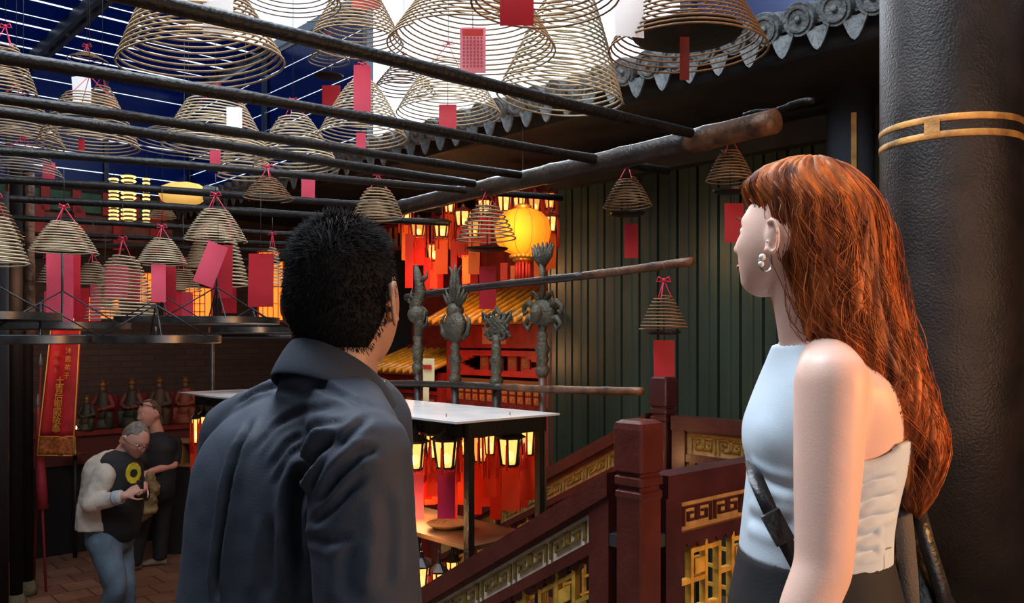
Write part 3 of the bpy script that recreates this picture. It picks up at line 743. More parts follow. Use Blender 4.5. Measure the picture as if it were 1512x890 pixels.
# palace lantern prototype (radius rr, panel height hh)
def palace_lantern(loc, rr, hh, label, group, tags=1, glow=GLOW, streamer=None, cat='lantern', frame_m=IRON, tail=.16):
    loc = Vector(loc); r = thing('palace_lantern', loc, label, cat, group)
    fr = M(); pn = M()
    def hexp(rad, z): return [loc+Vector((rad*math.cos(PI/3*k+.3), rad*math.sin(PI/3*k+.3), z)) for k in range(6)]
    T = hexp(rr, 0); B = hexp(rr*.72, -hh); Ti = hexp(rr*.93, -.004); Bi = hexp(rr*.66, -hh+.004)
    for k in range(6):
        j = (k+1) % 6; fr.tube([T[k], B[k]], rr*.11, 5); fr.tube([T[k], T[j]], rr*.10, 5); fr.tube([B[k], B[j]], rr*.10, 5)
        out = (T[k]+T[j])/2-loc; out.z = 0; out.normalize()
        a, b, c_, d = Ti[k].lerp(Ti[j],.12), Ti[k].lerp(Ti[j],.88), Bi[k].lerp(Bi[j],.85), Bi[k].lerp(Bi[j],.15)
        pn.add([a,b,c_,d,a-out*.004,b-out*.004,c_-out*.004,d-out*.004], [(0,1,2,3),(4,7,6,5),(0,4,5,1),(1,5,6,2),(2,6,7,3),(3,7,4,0)])
    obj('frame', fr, frame_m, r, True); obj('glass_panels', pn, glow, r, False)
    obj('bulb', M().sphere(loc-Z*hh*.68, (rr*.33,rr*.33,hh*.2), 8, 6), BULB, r, True)
    obj('canopy', M().lathe(loc, [(rr*1.25,.0),(rr*1.3,.006),(rr*.8,.02),(rr*.3,.035),(rr*.15,.06)], 6), frame_m, r, False)
    obj('hanging_hook', M().tube([loc+Z*.055, loc+Z*(.055+rr)], .0018, 5), frame_m, r, True)
    ts = M()
    for k in range(6):
        p = T[k]+(T[k]-loc).normalized()*rr*.22
        ts.tube([p, p-Z*.02, p-Z*.028], [.0015,.0015,.0045], 5); ts.tube([p-Z*.028, p-Z*tail], [.0045,.0065], 6)
    obj('tassels', ts, TASS, r, True)
    if streamer:
        w, l, mm, tw = streamer; ax = Vector((math.cos(tw), math.sin(tw), 0)); nn = Vector((-math.sin(tw), math.cos(tw), 0))
        def fn(p, q): return loc-Z*(hh+.015+q*l)+ax*(p-.5)*w+nn*.006*math.sin(q*5+loc.x*9), nn
        obj('paper_streamer', M().sheet(fn, 3, 8, .0012), mm, r); obj('streamer_string', M().tube([loc-Z*hh, loc-Z*(hh+.017)], .0015, 4), WIRE, r)
    return r
# lanterns over the shrine
OR2 = mat('orange_paper', (.9,.20,.02), .6, trans=.45)
OR = mat('orange_red_paper', (.78,.06,.012), .6, trans=.4)
spots = [(618,337,24,7.6),(652,338,24,7.3),(684,322,26,7.0),(700,338,22,6.9),(640,372,18,8.2),(745,300,22,7.0),(790,300,22,6.8),(814,330,20,6.7),(768,302,22,7.2),(690,352,20,7.8),(716,306,22,7.6),(664,302,18,8.4),(812,296,20,6.9),(600,318,18,8.2)]
labs = ['leftmost beside the dark-haired head','lantern hanging second from left above the shrine','left of the open coil, near its rim','lantern behind the left of the open coil','dim lantern low above the shrine\'s left end','lantern up high behind the open coil\'s top','above the right of the big orange one','by the green wall, right of the big one','directly above the big orange one','lantern low behind the open coil','lantern high behind the open coil wire','small far lantern high at left above the shrine','topmost lantern in the corner by the green wall','far lantern half hidden by the man\'s hair']
for k, (x, y, w, Y) in enumerate(spots):
    palace_lantern(P(x, y-10, Y), w/2/F*Y, 22/F*Y, 'glowing lantern with red streamers, '+labs[k], 'lanterns above the shrine', streamer=(.8*w/F*Y, (52 if k % 2 else 40)/F*Y, (OR2 if k % 2 else OR), random.uniform(-.5,.5)), glow=GLOW if k % 3 else GLOWD, tail=.24, frame_m=REDD)
for k, (x, y0, y1, w, Y) in enumerate([(604,345,425,16,7.5),(630,380,428,14,7.4),(650,375,432,12,7.6),(670,352,410,13,7.2),(700,398,432,16,7.4),(744,388,420,15,6.9),(757,392,424,9,6.8),(806,330,400,12,6.8),(793,378,412,13,7.0),(686,372,420,11,7.9)]):
    a = P(x,y0,Y); r = thing('wish_streamer', a, 'orange-red paper wish streamer hanging among the lanterns over the shrine', 'paper streamer', 'loose streamers over the shrine')
    paper(x, y0, y1, w*.75, Y, OR2 if int(x) % 2 else OR, r, twist=random.uniform(-.4,.4), name='sheet'); obj('string', M().tube([a, a+Z*.4], .0015, 4), WIRE, r)
# a red hanging rack behind them
rk = thing('lantern_rack', R(-.3,1.0,2.7), 'dark red slatted rack from which the shrine lanterns hang', 'rack')
for zz in (2.62, 2.36): obj('rail', sslab(-.5,-.46,.05,3.4,zz,zz+.04), REDD, rk)
for vv in (.1,.9,1.7,2.5,3.3): obj('rack_arm', sslab(-.5,.5,vv-.02,vv+.02,2.66,2.70), REDD, rk)
m = M()
for k in range(30):
    a = sslab(-.46,-.45,.08+k*.11,.08+k*.11+.05,2.40,2.62); m.add(a.v,a.f)
obj('slats', m, mat('amber_slats',(.45,.12,.02),.5,var=.5,vscale=5), rk)

# big orange lantern
bl = P(772, 342, 6.1); r = thing('round_lantern', bl, 'big glowing orange silk lantern behind the open coil', 'lantern')
def squash(m, c, k):
    m.v = [Vector((c.x+(p.x-c.x)*k, p.y, p.z)) for p in m.v]; return m
prof = [(.055,-.165),(.12,-.14),(.165,-.085),(.18,0),(.165,.085),(.12,.14),(.055,.165)]
pp = []
for (a, b), (c, d) in zip(prof, prof[1:]):
    for t in (0,.33,.66): pp.append((a+(c-a)*t, b+(d-b)*t))
pp.append(prof[-1])
obj('silk_body', squash(M().lathe(bl, pp, 32), bl, 1.12), GLOWO, r, True)
m = M()
for k in range(10):
    a = 2*PI*k/10; m.tube([bl+Vector((rr_*1.02*1.12*math.cos(a), rr_*1.02*math.sin(a), hh)) for rr_, hh in pp], .0025, 4)
obj('ribs', m, mat('lantern_rib',(.35,.12,.01),.5), r, True)
m = M().lathe(bl-Z*.165, [(.075,0),(.08,-.012),(.07,-.03),(.075,-.04),(.05,-.06)], 20)
for k in range(16):
    a = 2*PI*k/16; m.sphere(bl+Vector((.085*math.cos(a),.085*math.sin(a),-.178)), .016, 7, 5)
m.v and obj('gilt_collar', m, mat('lit_gilt',(.8,.4,.06),.35,metal=.5), r); obj('top_cap', M().lathe(bl+Z*.165, [(.06,0),(.065,.02),(.03,.035)], 20), mat('lit_gilt',(.8,.4,.06),.35), r)
m = M()
for k in range(12):
    a = 2*PI*k/12; q = bl+Vector((.05*math.cos(a),.05*math.sin(a),-.22)); m.tube([q, q-Z*.14], [.008,.011], 5)
obj('tassel', m, TASS, r, True); obj('hanging_cord', M().tube([bl+Z*.19, bl+Z*.75], .004, 6), WIRE, r)
m = M().sphere(bl+Vector((-.02,-.06,0)), (.012,.012,.06), 10, 8); obj('lamp_bulb', m, mat('bulb_hot',(1,.8,.5),.5,emit=22,ecol=(1,.70,.3)), r, True)

# yellow hanging lantern over the left of the hall and glowing slats in place of lit coils
yl = P(272,286,6.0); r = thing('oval_lantern', yl, 'lying oval yellow paper lantern glowing above the low poles at left', 'lantern')
m = M().lathe(yl, [(.02,-.17),(.055,-.15),(.08,-.08),(.085,.02),(.07,.10),(.045,.14)], 20, axis=Vector((1,.1,.0)))
obj('paper_body', m, mat('yellow_paper_glow',(.85,.5,.12),.6,emit=.55,ecol=(1,.55,.12)), r, True)
obj('grey_cap', M().lathe(yl+Vector((1,.1,0)).normalized()*.14, [(.06,0),(.065,.02),(.05,.09),(.02,.1)], 20, axis=Vector((1,.1,0))), GTILE, r)
obj('hanging_cord', M().tube([yl+Z*.05, yl+Z*1.2], .002, 5), WIRE, r)
YS = mat('yellow_slats_lit', (.8,.65,.25), .5, emit=.9, ecol=(1,.85,.35))  # slats emit, standing in for coils lit by a lantern behind
for k, (x, y0, y1, w, lab) in enumerate([(168,262,332,15,'leftmost stack of yellow slats glowing like lit coils, behind the poles'),(190,258,332,22,'middle stack of yellow slats glowing like lit coils, widest of the three'),(216,262,332,11,'rightmost narrow stack of yellow slats glowing like lit coils')]):
    Y = 7.8; a = P(x, y1, Y); t = thing('glow_slat_stack', a, lab, 'lantern', 'glowing slat stacks at left'); hw = w/2/F*Y; m = M(); n_ = 12
    for i in range(n_):
        zz = a.z+(P(x,y0,Y).z-a.z)*(i+.5)/n_; m.lathe((a.x,a.y,zz), [(hw*.9,-.008),(hw,0),(hw*.9,.008)], 12)
    obj('slats', m, YS, t); obj('core', M().lathe(a, [(hw*.6,0),(hw*.6,P(x,y0,Y).z-a.z)], 12), mat('core_brown',(.12,.05,.02),.6), t)
    obj('hanging_cord', M().tube([Vector((a.x,a.y,P(x,y0,Y).z)), Vector((a.x,a.y,3.1))], .003, 5), WIRE, t)

# box lanterns (orange, with fretwork) and valance at the far-left altar
BOXG = mat('box_lantern_glow', (.9,.25,.03), .5, emit=1.3, ecol=(1,.22,.02), )
for k, (x, y0, y1, w, Y, lab) in enumerate([(293,425,472,30,6.6,'orange fretwork box lantern between the beehive coil and the tray braces'),(400,372,474,30,7.6,'orange box lantern behind the tall red paper'),(225,404,446,34,7.4,'orange box lantern right of the beehive coil'),(118,438,474,30,7.4,'orange box lantern behind the long pink paper'),(155,440,470,30,7.9,'orange box lantern behind the amber coil')]):
    a = P(x,y1,Y); b = P(x,y0,Y); hw = w/2/F*Y; hh = (b.z-a.z)/2; c = (a+b)/2
    t = thing('box_lantern', a, lab, 'lantern', 'orange box lanterns')
    X_ = (Vector((1,0,0)),Vector((0,1,0)),Z)
    obj('glowing_box', M().box(c, X_, (hw*.9,hw*.9,hh*.96)), BOXG, t, False)
    n_ = 4
    for s_ in (-1,1):
        m = M()
        for i in range(n_+1):
            m.bar((c.x-hw+2*hw*i/n_, c.y+s_*hw, c.z-hh), (c.x-hw+2*hw*i/n_, c.y+s_*hw, c.z+hh), .006,.006); m.bar((c.x-hw, c.y+s_*hw, c.z-hh+2*hh*i/n_), (c.x+hw, c.y+s_*hw, c.z-hh+2*hh*i/n_), .006,.006)
        obj('fretwork', m, mat('fret_red',(.35,.03,.01),.5), t)
    obj('hanging_cord', M().tube([Vector((c.x,c.y,b.z)), Vector((c.x,c.y,2.2))], .003, 5), WIRE, t)
# green and red valance high on the far wall
vz = thing('altar_valance', R(-3.0,5.3,2.2), 'green and red painted valance board high on the far wall at left', 'valance')
vc = P(110,298,9.6)
obj('green_board', M().box(vc, (U,V,Z), (1.1,.02,.11)), mat('valance_green',(.03,.13,.06),.5,var=.3,vscale=6), vz)
for k in range(7): obj('red_pendant', M().box(vc+U*(-.95+k*.32)-V*.04, (U,V,Z), (.045,.02,.13)), REDW, vz)
obj('lower_board', M().box(vc-Z*.28, (U,V,Z), (1.1,.02,.14)), mat('valance_brown',(.16,.05,.03),.5,var=.5,vscale=9), vz)
for k in range(5): obj('red_pennant', M().box(vc+U*(-.8+k*.42)-V*.04-Z*.30, (U,V,Z), (.06,.02,.22)), REDW, vz)

# ------------------------------------------------------------ far-left Buddha altar
ctz = CAMZ-128/F*9.7      # counter top
al = thing('altar_counter', R(-2.2,5.0,FLOOR), 'long dark red altar counter under the seated figures at left', 'altar')
obj('top', slab(-4.2, -.8, 4.55, 5.55, ctz-.05, ctz), REDD, al)
obj('apron', slab(-4.15, -.85, 4.6, 4.65, ctz-.36, ctz-.05), mat('apron_red',(.10,.02,.015),.5), al)
obj('black_cloth', slab(-4.15, -.85, 4.62, 5.5, FLOOR+.01, ctz-.36), mat('black_cloth',(.008,.008,.009),.9), al)
SK = mat('statue_dark', (.09,.05,.03), .5)
def statue(px, Y, hpx, robe, cape, label, ground=628):
    b = P(px, ground-4, Y); b.z = ctz+.0; h = hpx/F*Y; r = thing('seated_statue', b, label, 'statue', 'seated temple figures'); s_ = h/.6
    q = lambda x,y,z: b+Vector((x,y,z))*s_
    obj('throne', M().box(q(0,.06,.10), (Vector((1,0,0)),Vector((0,1,0)),Z), (.13*s_,.09*s_,.10*s_)).box(q(0,.13,.25), (Vector((1,0,0)),Vector((0,1,0)),Z), (.13*s_,.015*s_,.15*s_)), REDD, r)
    m = M().seg(q(0,.0,.16), q(0,.02,.40), .115*s_, .07*s_, 16, (1,1))
    for sx in (-1,1): m.seg(q(.03*sx,.0,.19), q(.12*sx,-.08,.16), .055*s_, .05*s_, 12); m.seg(q(.12*sx,-.08,.16), q(.10*sx,-.07,.03), .05*s_, .055*s_, 12)
    m.lathe(q(0,-.02,0), [(.14*s_,0),(.15*s_,.02*s_),(.11*s_,.12*s_)], 16)
    obj('robe', m, robe, r, True)
    m = M()
    for sx in (-1,1): m.seg(q(.075*sx,.02,.38), q(.135*sx,-.02,.27), .04*s_, .035*s_, 12); m.seg(q(.135*sx,-.02,.27), q(.04*sx,-.11,.24), .035*s_, .024*s_, 12)
    m.seg(q(0,.05,.22), q(0,.05,.38), .12*s_, .09*s_, 14, (1,.9))
    obj('cape', m, cape, r, True)
    m = M().sphere(q(0,0,.475), (.042*s_,.048*s_,.058*s_), 14, 10); m.seg(q(0,.01,.39), q(0,.005,.45), .025*s_, .025*s_, 10); m.sphere(q(0,-.05,.47), (.008*s_,.012*s_,.012*s_), 6, 5)
    obj('head', m, SK, r, True); obj('hands', M().sphere(q(0,-.115,.235), (.03*s_,.02*s_,.02*s_), 8, 6), SK, r, True)
    obj('crown', M().lathe(q(0,.005,.51), [(.046*s_,0),(.052*s_,.02*s_),(.03*s_,.05*s_),(.034*s_,.07*s_),(.005*s_,.09*s_)], 10), mat('crown_gilt',(.18,.08,.02),.4,metal=.4), r)
RR = mat('statue_red', (.14,.012,.014), .6); RG = mat('statue_green', (.022,.025,.014), .6); RB = mat('statue_brown', (.06,.03,.015), .6); RO = mat('statue_orange', (.20,.04,.015), .6)
statue(128, 9.2, 52, RG, RG, 'smallest seated figure in dark robe, nearest the red banner')
statue(152, 9.4, 72, RG, RR, 'seated figure with red sleeves, second from the banner')
statue(195, 9.6, 72, RG, mat('cape_rose',(.15,.03,.025),.6), 'seated figure in rose cape, above the grey-haired man')
statue(236, 9.8, 72, RB, RB, 'brown gilded seated figure behind the man in black')
statue(274, 10.0, 70, RO, RO, 'orange and red dressed seated figure beside the left lantern frame')
# candle and small stand
cd = P(111,634,8.9); r = thing('oil_lamp', cd-Z*.08, 'small burning oil lamp at the foot of the red banner', 'lamp')
obj('cup', M().lathe(cd-Z*.08, [(.02,0),(.025,.01),(.012,.02),(.012,.05),(.04,.07),(.045,.085)], 14), mat('brass2',(.4,.2,.05),.35,metal=.8), r)
obj('flame', M().lathe(cd+Z*.0, [(.004,0),(.018,.014),(.012,.034),(.001,.055)], 10), mat('flame',(1,.8,.5),.5,emit=25,ecol=(1,.6,.25)), r, True)
obj('stand', M().lathe(P(111,668,8.9)-Z*.02, [(.10,0),(.11,.012),(.03,.02),(.018,.06),(.018,cd.z-.08-P(111,668,8.9).z+.02)], 18), mat('brass2',(.4,.2,.05),.35), r)
mt = M().tube([P(111,670,8.9), Vector((cd.x,cd.y,FLOOR))], .02, 10); obj('stand_leg', mt, BLACK, r, True)
# offering box
ob = P(274,660,9.15); r = thing('offering_box', ob, 'small wooden offering box with open front, left of the lantern frame', 'box')
X_ = (Vector((1,0,0)),Vector((0,1,0)),Z); WD = mat('plain_wood',(.32,.15,.05),.6)
for dz, nm in ((-.13,'bottom_board'),(.12,'top_board')): obj(nm, M().box(ob+Z*(dz-.05), X_, (.20,.13,.012)), WD, r)
obj('box_back', M().box(ob+Vector((0,.12,-.05)), X_, (.17,.01,.12)), WD, r)
for dx in (-.15,.0,.13): obj('divider', M().box(ob+Vector((dx,0,-.05)), X_, (.012,.11,.12)), WD, r)
obj('box_stand', M().box(Vector((ob.x,ob.y,(ob.z-.19+FLOOR)/2)), X_, (.16,.11,(ob.z-.19-FLOOR)/2)), BLACK, r)

# red banner with characters
BN = mat('banner_red', (.42,.012,.018), .65, var=.35, vscale=4); BY = mat('banner_yellow', (.60,.30,.04), .6)
Yb = 7.6; bt = P(99,470,Yb); bb = P(82,672,Yb)
r = thing('embroidered_banner', bt, 'tall red hanging banner with yellow characters and fringe at left', 'banner')
dn = (bb-bt); Lb = dn.length; dn.normalize(); sx = Vector((1,0,0)); hw0 = 21/F*Yb; hw1 = 26/F*Yb
def bfn(p, q): return bt+dn*Lb*q*.86+sx*(p-.5)*2*(hw0+(hw1-hw0)*q)+Vector((0,.02*math.sin(p*7),0)), Vector((0,1,0))
obj('cloth', M().sheet(bfn, 10, 20, .004), BN, r, True)
def b2(p, q): return bt+dn*Lb*(.865+q*.135)+sx*(p-.5)*2*hw1+Vector((0,.02*math.sin(p*7),0)), Vector((0,1,0))
obj('fringe_band', M().sheet(b2, 10, 6, .004), mat('banner_fringe',(.36,.10,.02),.7,var=.5,vscale=40), r, True)
m = M()
for s_ in (-1,1): m.tube([bt+sx*s_*hw0-Vector((0,.012,0)), bt+dn*Lb*.86+sx*s_*(hw1-.002)-Vector((0,.012,0)), bb+sx*s_*hw1-Vector((0,.012,0))], .006, 5)
m.tube([bt+dn*Lb*.862-sx*hw1-Vector((0,.014,0)), bt+dn*Lb*.862+sx*hw1-Vector((0,.014,0))], .006, 5); m.tube([bb-sx*hw1-Vector((0,.014,0)), bb+sx*hw1-Vector((0,.014,0))], .006, 5)
obj('piping', m, BY, r, True)
for i, ch in enumerate('土青后聖殿敬奉'): text_mesh(ch, .082, frame_mx(bt+dn*Lb*(.46+i*.058)+sx*.0-Vector((0,.03,0)), sx, -dn), BY, r)
for i, ch in enumerate('沐恩弟子'): text_mesh(ch, .058, frame_mx(bt+dn*Lb*(.24+i*.06)+sx*.055-Vector((0,.03,0)), sx, -dn), BY, r)
for i, ch in enumerate('眾信士'): text_mesh(ch, .05, frame_mx(bt+dn*Lb*(.26+i*.06)-sx*.05-Vector((0,.03,0)), sx, -dn), mat('banner_faded',(.45,.14,.03),.6), r)
obj('hanging_rod', M().tube([bt-sx*.2, bt+sx*.2], .012, 8), BLACK, r, True)
# dark posts and leaning poles far left
for k, (x, Y, rad, z0, z1, lab) in enumerate([(2,4.6,.035,FLOOR,2.2,'black post cut off by the left edge'),(24,7.2,.05,FLOOR,2.9,'dark timber column behind the left edge tray'),(40,7.6,.05,FLOOR,2.9,'dark timber column beside the red banner')]):
    c = P(x,500,Y); t = thing('timber_column', (c.x,c.y,z0), lab, 'column')
    obj('shaft', M().lathe((c.x,c.y,0), [(rad,z0+.12),(rad,z1)], 20), mat('column_black',(.006,.004,.0035),.75,spec=.2), t, True); obj('stone_foot', M().lathe((c.x,c.y,z0), [(rad*1.6,0),(rad*1.7,.06),(rad*1.1,.13)], 20), STONE, t, True)
for k, (x0,y0,x1,y1,Y,cc_,lab) in enumerate([(60,540,50,800,7.9,REDD,'thin dark spear leaning left of the red banner'),(56,600,68,800,7.7,mat('umbrella_red',(.30,.02,.03),.6),'furled red parasol leaning beside the banner'),(47,610,44,790,8.0,REDD,'short dark staff leaning by the timber column')]):
    a = P(x0,y0,Y); b = P(x1,y1,Y); b.z = FLOOR+.0; t = thing('leaning_staff', b, lab, 'staff')
    obj('pole', M().tube([b, a], .012, 8), cc_, t, True)
    if k == 1: obj('furled_cloth', M().tube([b+(a-b)*.45, b+(a-b)*.6, b+(a-b)*.95, a], [.05,.045,.02,.008], 10), cc_, t, True)
    obj('tip', M().lathe(a, [(.014,0),(.02,.03),(.001,.12)], 8), mat('tip_metal',(.3,.3,.3),.4,metal=.8), t)

#@@FRAMES
# ------------------------------------------------------------ lantern frames
WTOP = mat('white_sheet_top', (.62,.60,.58), .35, var=.12, vscale=7)
def lframe(u0, u1, v0, v1, ztop, label, lower=True):
    r = thing('lantern_stand', R((u0+u1)/2,(v0+v1)/2,FLOOR), label, 'display frame')
    obj('top_sheet', slab(u0-.12,u1+.05,v0-.07,v1+.03,ztop-.008,ztop), WTOP, r, False, label='pale worn sheet top')
    obj('top_ring', slab(u0-.02,u1+.02,v0-.02,v0+.015,ztop-.075,ztop-.01).add(slab(u0-.02,u1+.02,v1-.015,v1+.02,ztop-.075,ztop-.01).v, [(0,1,3,2),(4,6,7,5),(0,4,5,1),(2,3,7,6),(0,2,6,4),(1,5,7,3)]).add(slab(u0-.02,u0+.015,v0,v1,ztop-.075,ztop-.01).v, [(0,1,3,2),(4,6,7,5),(0,4,5,1),(2,3,7,6),(0,2,6,4),(1,5,7,3)]).add(slab(u1-.015,u1+.02,v0,v1,ztop-.075,ztop-.01).v, [(0,1,3,2),(4,6,7,5),(0,4,5,1),(2,3,7,6),(0,2,6,4),(1,5,7,3)]), IRON, r, False)
    for uu in (u0,u1):
        for vv in (v0,v1): obj('leg', slab(uu-.015,uu+.015,vv-.015,vv+.015,FLOOR,ztop-.01), IRON, r, False)
    vm = M(); n = int((v1-v0)/.12)
    for i in range(n):   # hanging rails
        a = slab(u0,u1,v0+(i+.5)*.12-.006,v0+(i+.5)*.12+.006,ztop-.065,ztop-.05); vm.add(a.v,a.f)
    obj('hanging_rails', vm, IRON, r, False)
    for zz in (ztop-.53, ztop-1.05):
        if zz > FLOOR+.2 and lower: obj('shelf', slab(u0+.02,u1-.02,v0+.02,v1-.02,zz,zz+.018), mat('shelf_board',(.13,.07,.035),.5,var=.3,vscale=6), r, False)
    return r
zt = 1.085
lframe(-3.22, -2.83, -2.70, -1.30, zt, 'black steel lantern frame with pale sheet top, right behind the man')
lframe(-3.30, -2.60, -.95, -.28, zt, 'far black steel lantern frame with pale sheet top, left of the man')
MAG = mat('magenta_paper', (.55,.02,.10), .6, trans=.3)
SC = 3.45
front = [(587,672,14,3.75,MAG,'left end of the near frame, beside the man\'s shoulder'),(613,674,17,3.55,PINKP,'second from left in the near frame, over a pink paper'),(659,672,19,3.42,MAG,'brightest, left of the frame leg, over a magenta paper'),(711,664,15,3.7,OR,'just right of the frame leg, over an orange-red paper'),(753,668,18,3.5,OR,'right end of the near frame, over a red paper'),(780,655,11,3.9,OR,'small, against the right frame leg'),(636,655,13,3.95,OR,'back row behind the pink paper'),(684,655,13,3.95,OR,'back row left of the frame leg'),(728,652,12,4.0,OR,'back row between the two papers'),(603,648,12,4.2,OR,'far back row at the man\'s shoulder'),(760,645,10,4.1,OR,'far back row near the right leg'),(700,645,10,4.25,OR,'far back row behind the leg')]
for k, (x, y, w, Y, mm, lab) in enumerate(front):
    palace_lantern(P(x, y-22*3.5/Y, Y), w/F*Y, 42/F*3.5*.95, 'lit paper-panel lantern, '+lab, 'lanterns in the near frame', streamer=((26 if k<6 else 18)/F*Y, (70 if k < 3 else 62)/F*Y if k < 6 else .22, mm, (.35,-.1,.05,.3,-.2,.4)[k % 6]), tail=.13, glow=GLOW if k % 4 != 3 else GLOWD)
for k in range(22):
    x = 585+k*9.3+random.uniform(-3,3); Y = random.uniform(3.62,4.3)
    c_ = P(x, 640+random.uniform(-6,8), Y)
    palace_lantern(c_, .028, .10, 'amber lantern with red tassels in the crowded back rows of the near frame', 'back-row lanterns in the near frame', streamer=(.05, random.uniform(.12,.26), OR, random.uniform(-.6,.6)), tail=.2, glow=GLOWD if k % 3 else GLOW)
left = [(302,632,17,5.0,OR,'left end of the far frame, over an orange streamer'),(318,630,13,5.1,OR,'second in the far frame'),(289,636,10,4.95,OR,'outermost at the left leg of the far frame'),(334,632,14,5.2,OR,'third in the far frame, by the man\'s shirt'),(350,632,14,5.3,OR,'fourth in the far frame, behind the man\'s shirt')]
for k, (x, y, w, Y, mm, lab) in enumerate(left):
    palace_lantern(P(x, y-18, Y), w/2/F*Y*1.2, 36/F*Y, 'lit six-sided lantern, '+lab, 'lanterns in the far frame', streamer=(15/F*Y, 42/F*Y, mm, .1*k), tail=.2, glow=GLOW)
low = [(288,778,14,5.0,'low lantern by the foot of the far frame'),(622,850,22,3.35,'low lantern under the shelf, nearest the man'),(648,858,20,3.45,'low lantern under the shelf, second from the man'),(600,838,18,3.6,'low lantern under the shelf, behind the man\'s arm'),(668,842,16,3.7,'low lantern under the shelf, at the frame leg'),(690,850,14,3.9,'low lantern under the shelf, behind the stair rail')]
for k, (x, y, w, Y, lab) in enumerate(low):
    palace_lantern(P(x, y-14, Y), w/2/F*Y*1.2, 30/F*Y, 'lit '+lab, 'low lanterns', streamer=(14/F*Y, 22/F*Y, OR, .3), tail=.1, glow=GLOW)
# things lying on the shelf of the near frame
r = thing('round_basket', R(-3.05,-2.35,zt-.51), 'flat round woven dish on the shelf under the pink papers', 'dish')
obj('dish', M().lathe(R(-3.05,-2.35,zt-.512), [(.04,0),(.07,.008),(.09,.020),(.093,.023),(.078,.014),(.04,.006)], 32), mat('wicker',(.22,.12,.05),.7,bump=.4,bscale=80), r)

# ------------------------------------------------------------ ceremonial staffs
def staff(px, Y, ytop, ybot, kind, label):
    b = P(px, ybot, Y); t = P(px, ytop, Y); r = thing('ceremonial_staff', b, label, 'staff', 'ceremonial staffs')
    ax = -V; fa = U        # emblem plane spans ax, Z
    zc = P(px, {0:470,1:482,2:482,3:462}[kind], Y).z
    obj('shaft', M().tube([b, Vector((b.x,b.y,zc-.10))], .019, 12), BAMB if kind != 3 else mat('staff_wood',(.09,.035,.02),.45), r, True)
    pr_ = [(.019,-.02),(.03,0),(.034,.02),(.02,.04),(.03,.06),(.024,.08),(.035,.11),(.02,.14),(.026,.17),(.012,.20)]
    obj('turned_socket', M().lathe(Vector((b.x,b.y,zc-.27)), pr_, 14), PEWT, r, True)
    m = M(); c = Vector((b.x,b.y,zc))
    def q(x, z, y=0): return c+ax*x+Z*z+fa*y
    if kind == 0:    # dragon-headed blade
        m.tube([q(0,-.1),q(.02,-.02),q(-.02,.06),q(.03,.14),q(0,.22),q(-.02,.28)], [.02,.032,.035,.03,.022,.01], 10)
        for i in range(9): a = i*.75; m.tube([q(.03*math.cos(a),-.05+i*.03), q(.08*math.cos(a),-.03+i*.03), q(.07*math.cos(a)+.01,.01+i*.03)], [.012,.009,.003], 6)
        m.sphere(q(0,.02), (.055,.055,.05), 10, 8)
    if kind == 1:    # gourd / ball with leaf crown
        m.sphere(q(0,0), (.075,.045,.08), 16, 12, mx=Matrix.Rotation(math.atan2(ax.y,ax.x),3,'Z'))
        m.sphere(q(0,.08), (.045,.035,.04), 12, 8)
        for i in range(7): a = -1.3+i*.43; m.tube([q(.02*math.sin(a),.10), q(.07*math.sin(a),.12+.04*math.cos(a)), q(.10*math.sin(a),.15+.06*math.cos(a))], [.014,.012,.004], 6)
        for s_ in (-1,1):
            m.tube([q(.06*s_,-.06),q(.10*s_,-.03),q(.11*s_,.03),q(.08*s_,.06)], [.012,.014,.01,.004], 6)
            m.tube([q(0,.14),q(.03*s_,.20),q(.02*s_,.27),q(.05*s_,.30)], [.016,.014,.01,.003], 6)
        m.tube([q(0,.1),q(0,.24),q(0,.31)], [.018,.014,.004], 8)
    if kind == 2:    # endless knot
        for i in range(3):
            for s_ in (-1,1): m.tube([q(-.07+.035*i*1.0-.01,-.04*s_+.0), q(-.02+.035*i,.0), q(.0+.035*i+.03,.05*s_)], .0095, 6)
        for i in range(8):
            a = i*PI/4; m.tube([q(.055*math.cos(a)+.022*math.cos(a+2*PI*k/10), .055*math.sin(a)+.022*math.sin(a+2*PI*k/10)) for k in range(10)], .009, 6, closed=True)
        m.tube([q(.028*math.cos(2*PI*k/12), .028*math.sin(2*PI*k/12)) for k in range(12)], .010, 6, closed=True)
        for s_ in (-1,1): m.tube([q(.07*s_,.05),q(.10*s_,.07),q(.095*s_,.03)], .008, 6)
        m.tube([q(0,.06),q(0,.10)], [.012,.006], 6)
    if kind == 3:    # fan-shaped beast with scroll arms, tall plume
        m.sphere(q(0,0), (.075,.035,.065), 16, 10, mx=Matrix.Rotation(math.atan2(ax.y,ax.x),3,'Z'))
        for s_ in (-1,1):
            m.tube([q(.05*s_,.02),q(.09*s_,.05),q(.12*s_,.03),q(.115*s_,-.005),q(.095*s_,.01)], [.016,.014,.012,.01,.006], 7)
            m.tube([q(.05*s_,-.03),q(.09*s_,-.02),q(.115*s_,-.05),q(.09*s_,-.075),q(.075*s_,-.05)], [.016,.013,.011,.01,.006], 7)
            m.tube([q(.02*s_,.06),q(.06*s_,.09),q(.07*s_,.065)], [.014,.01,.004], 6)
        m.tube([q(0,.05),q(0,.16),q(0,.22)], [.016,.012,.016], 8)
        for i in range(7): a = -1.2+i*.4; m.tube([q(0,.21), q(.05*math.sin(a),.25+.02*math.cos(a)), q(.075*math.sin(a),.29+.03*math.cos(a))], [.014,.014,.004], 6)
        m.sphere(q(0,-.0,-.035), (.03,.03,.04), 10, 8)
    m.tube([q(0,-.12),q(0,-.04)], [.016,.022], 8)
    obj('pewter_emblem', m, PEWT, r, True)
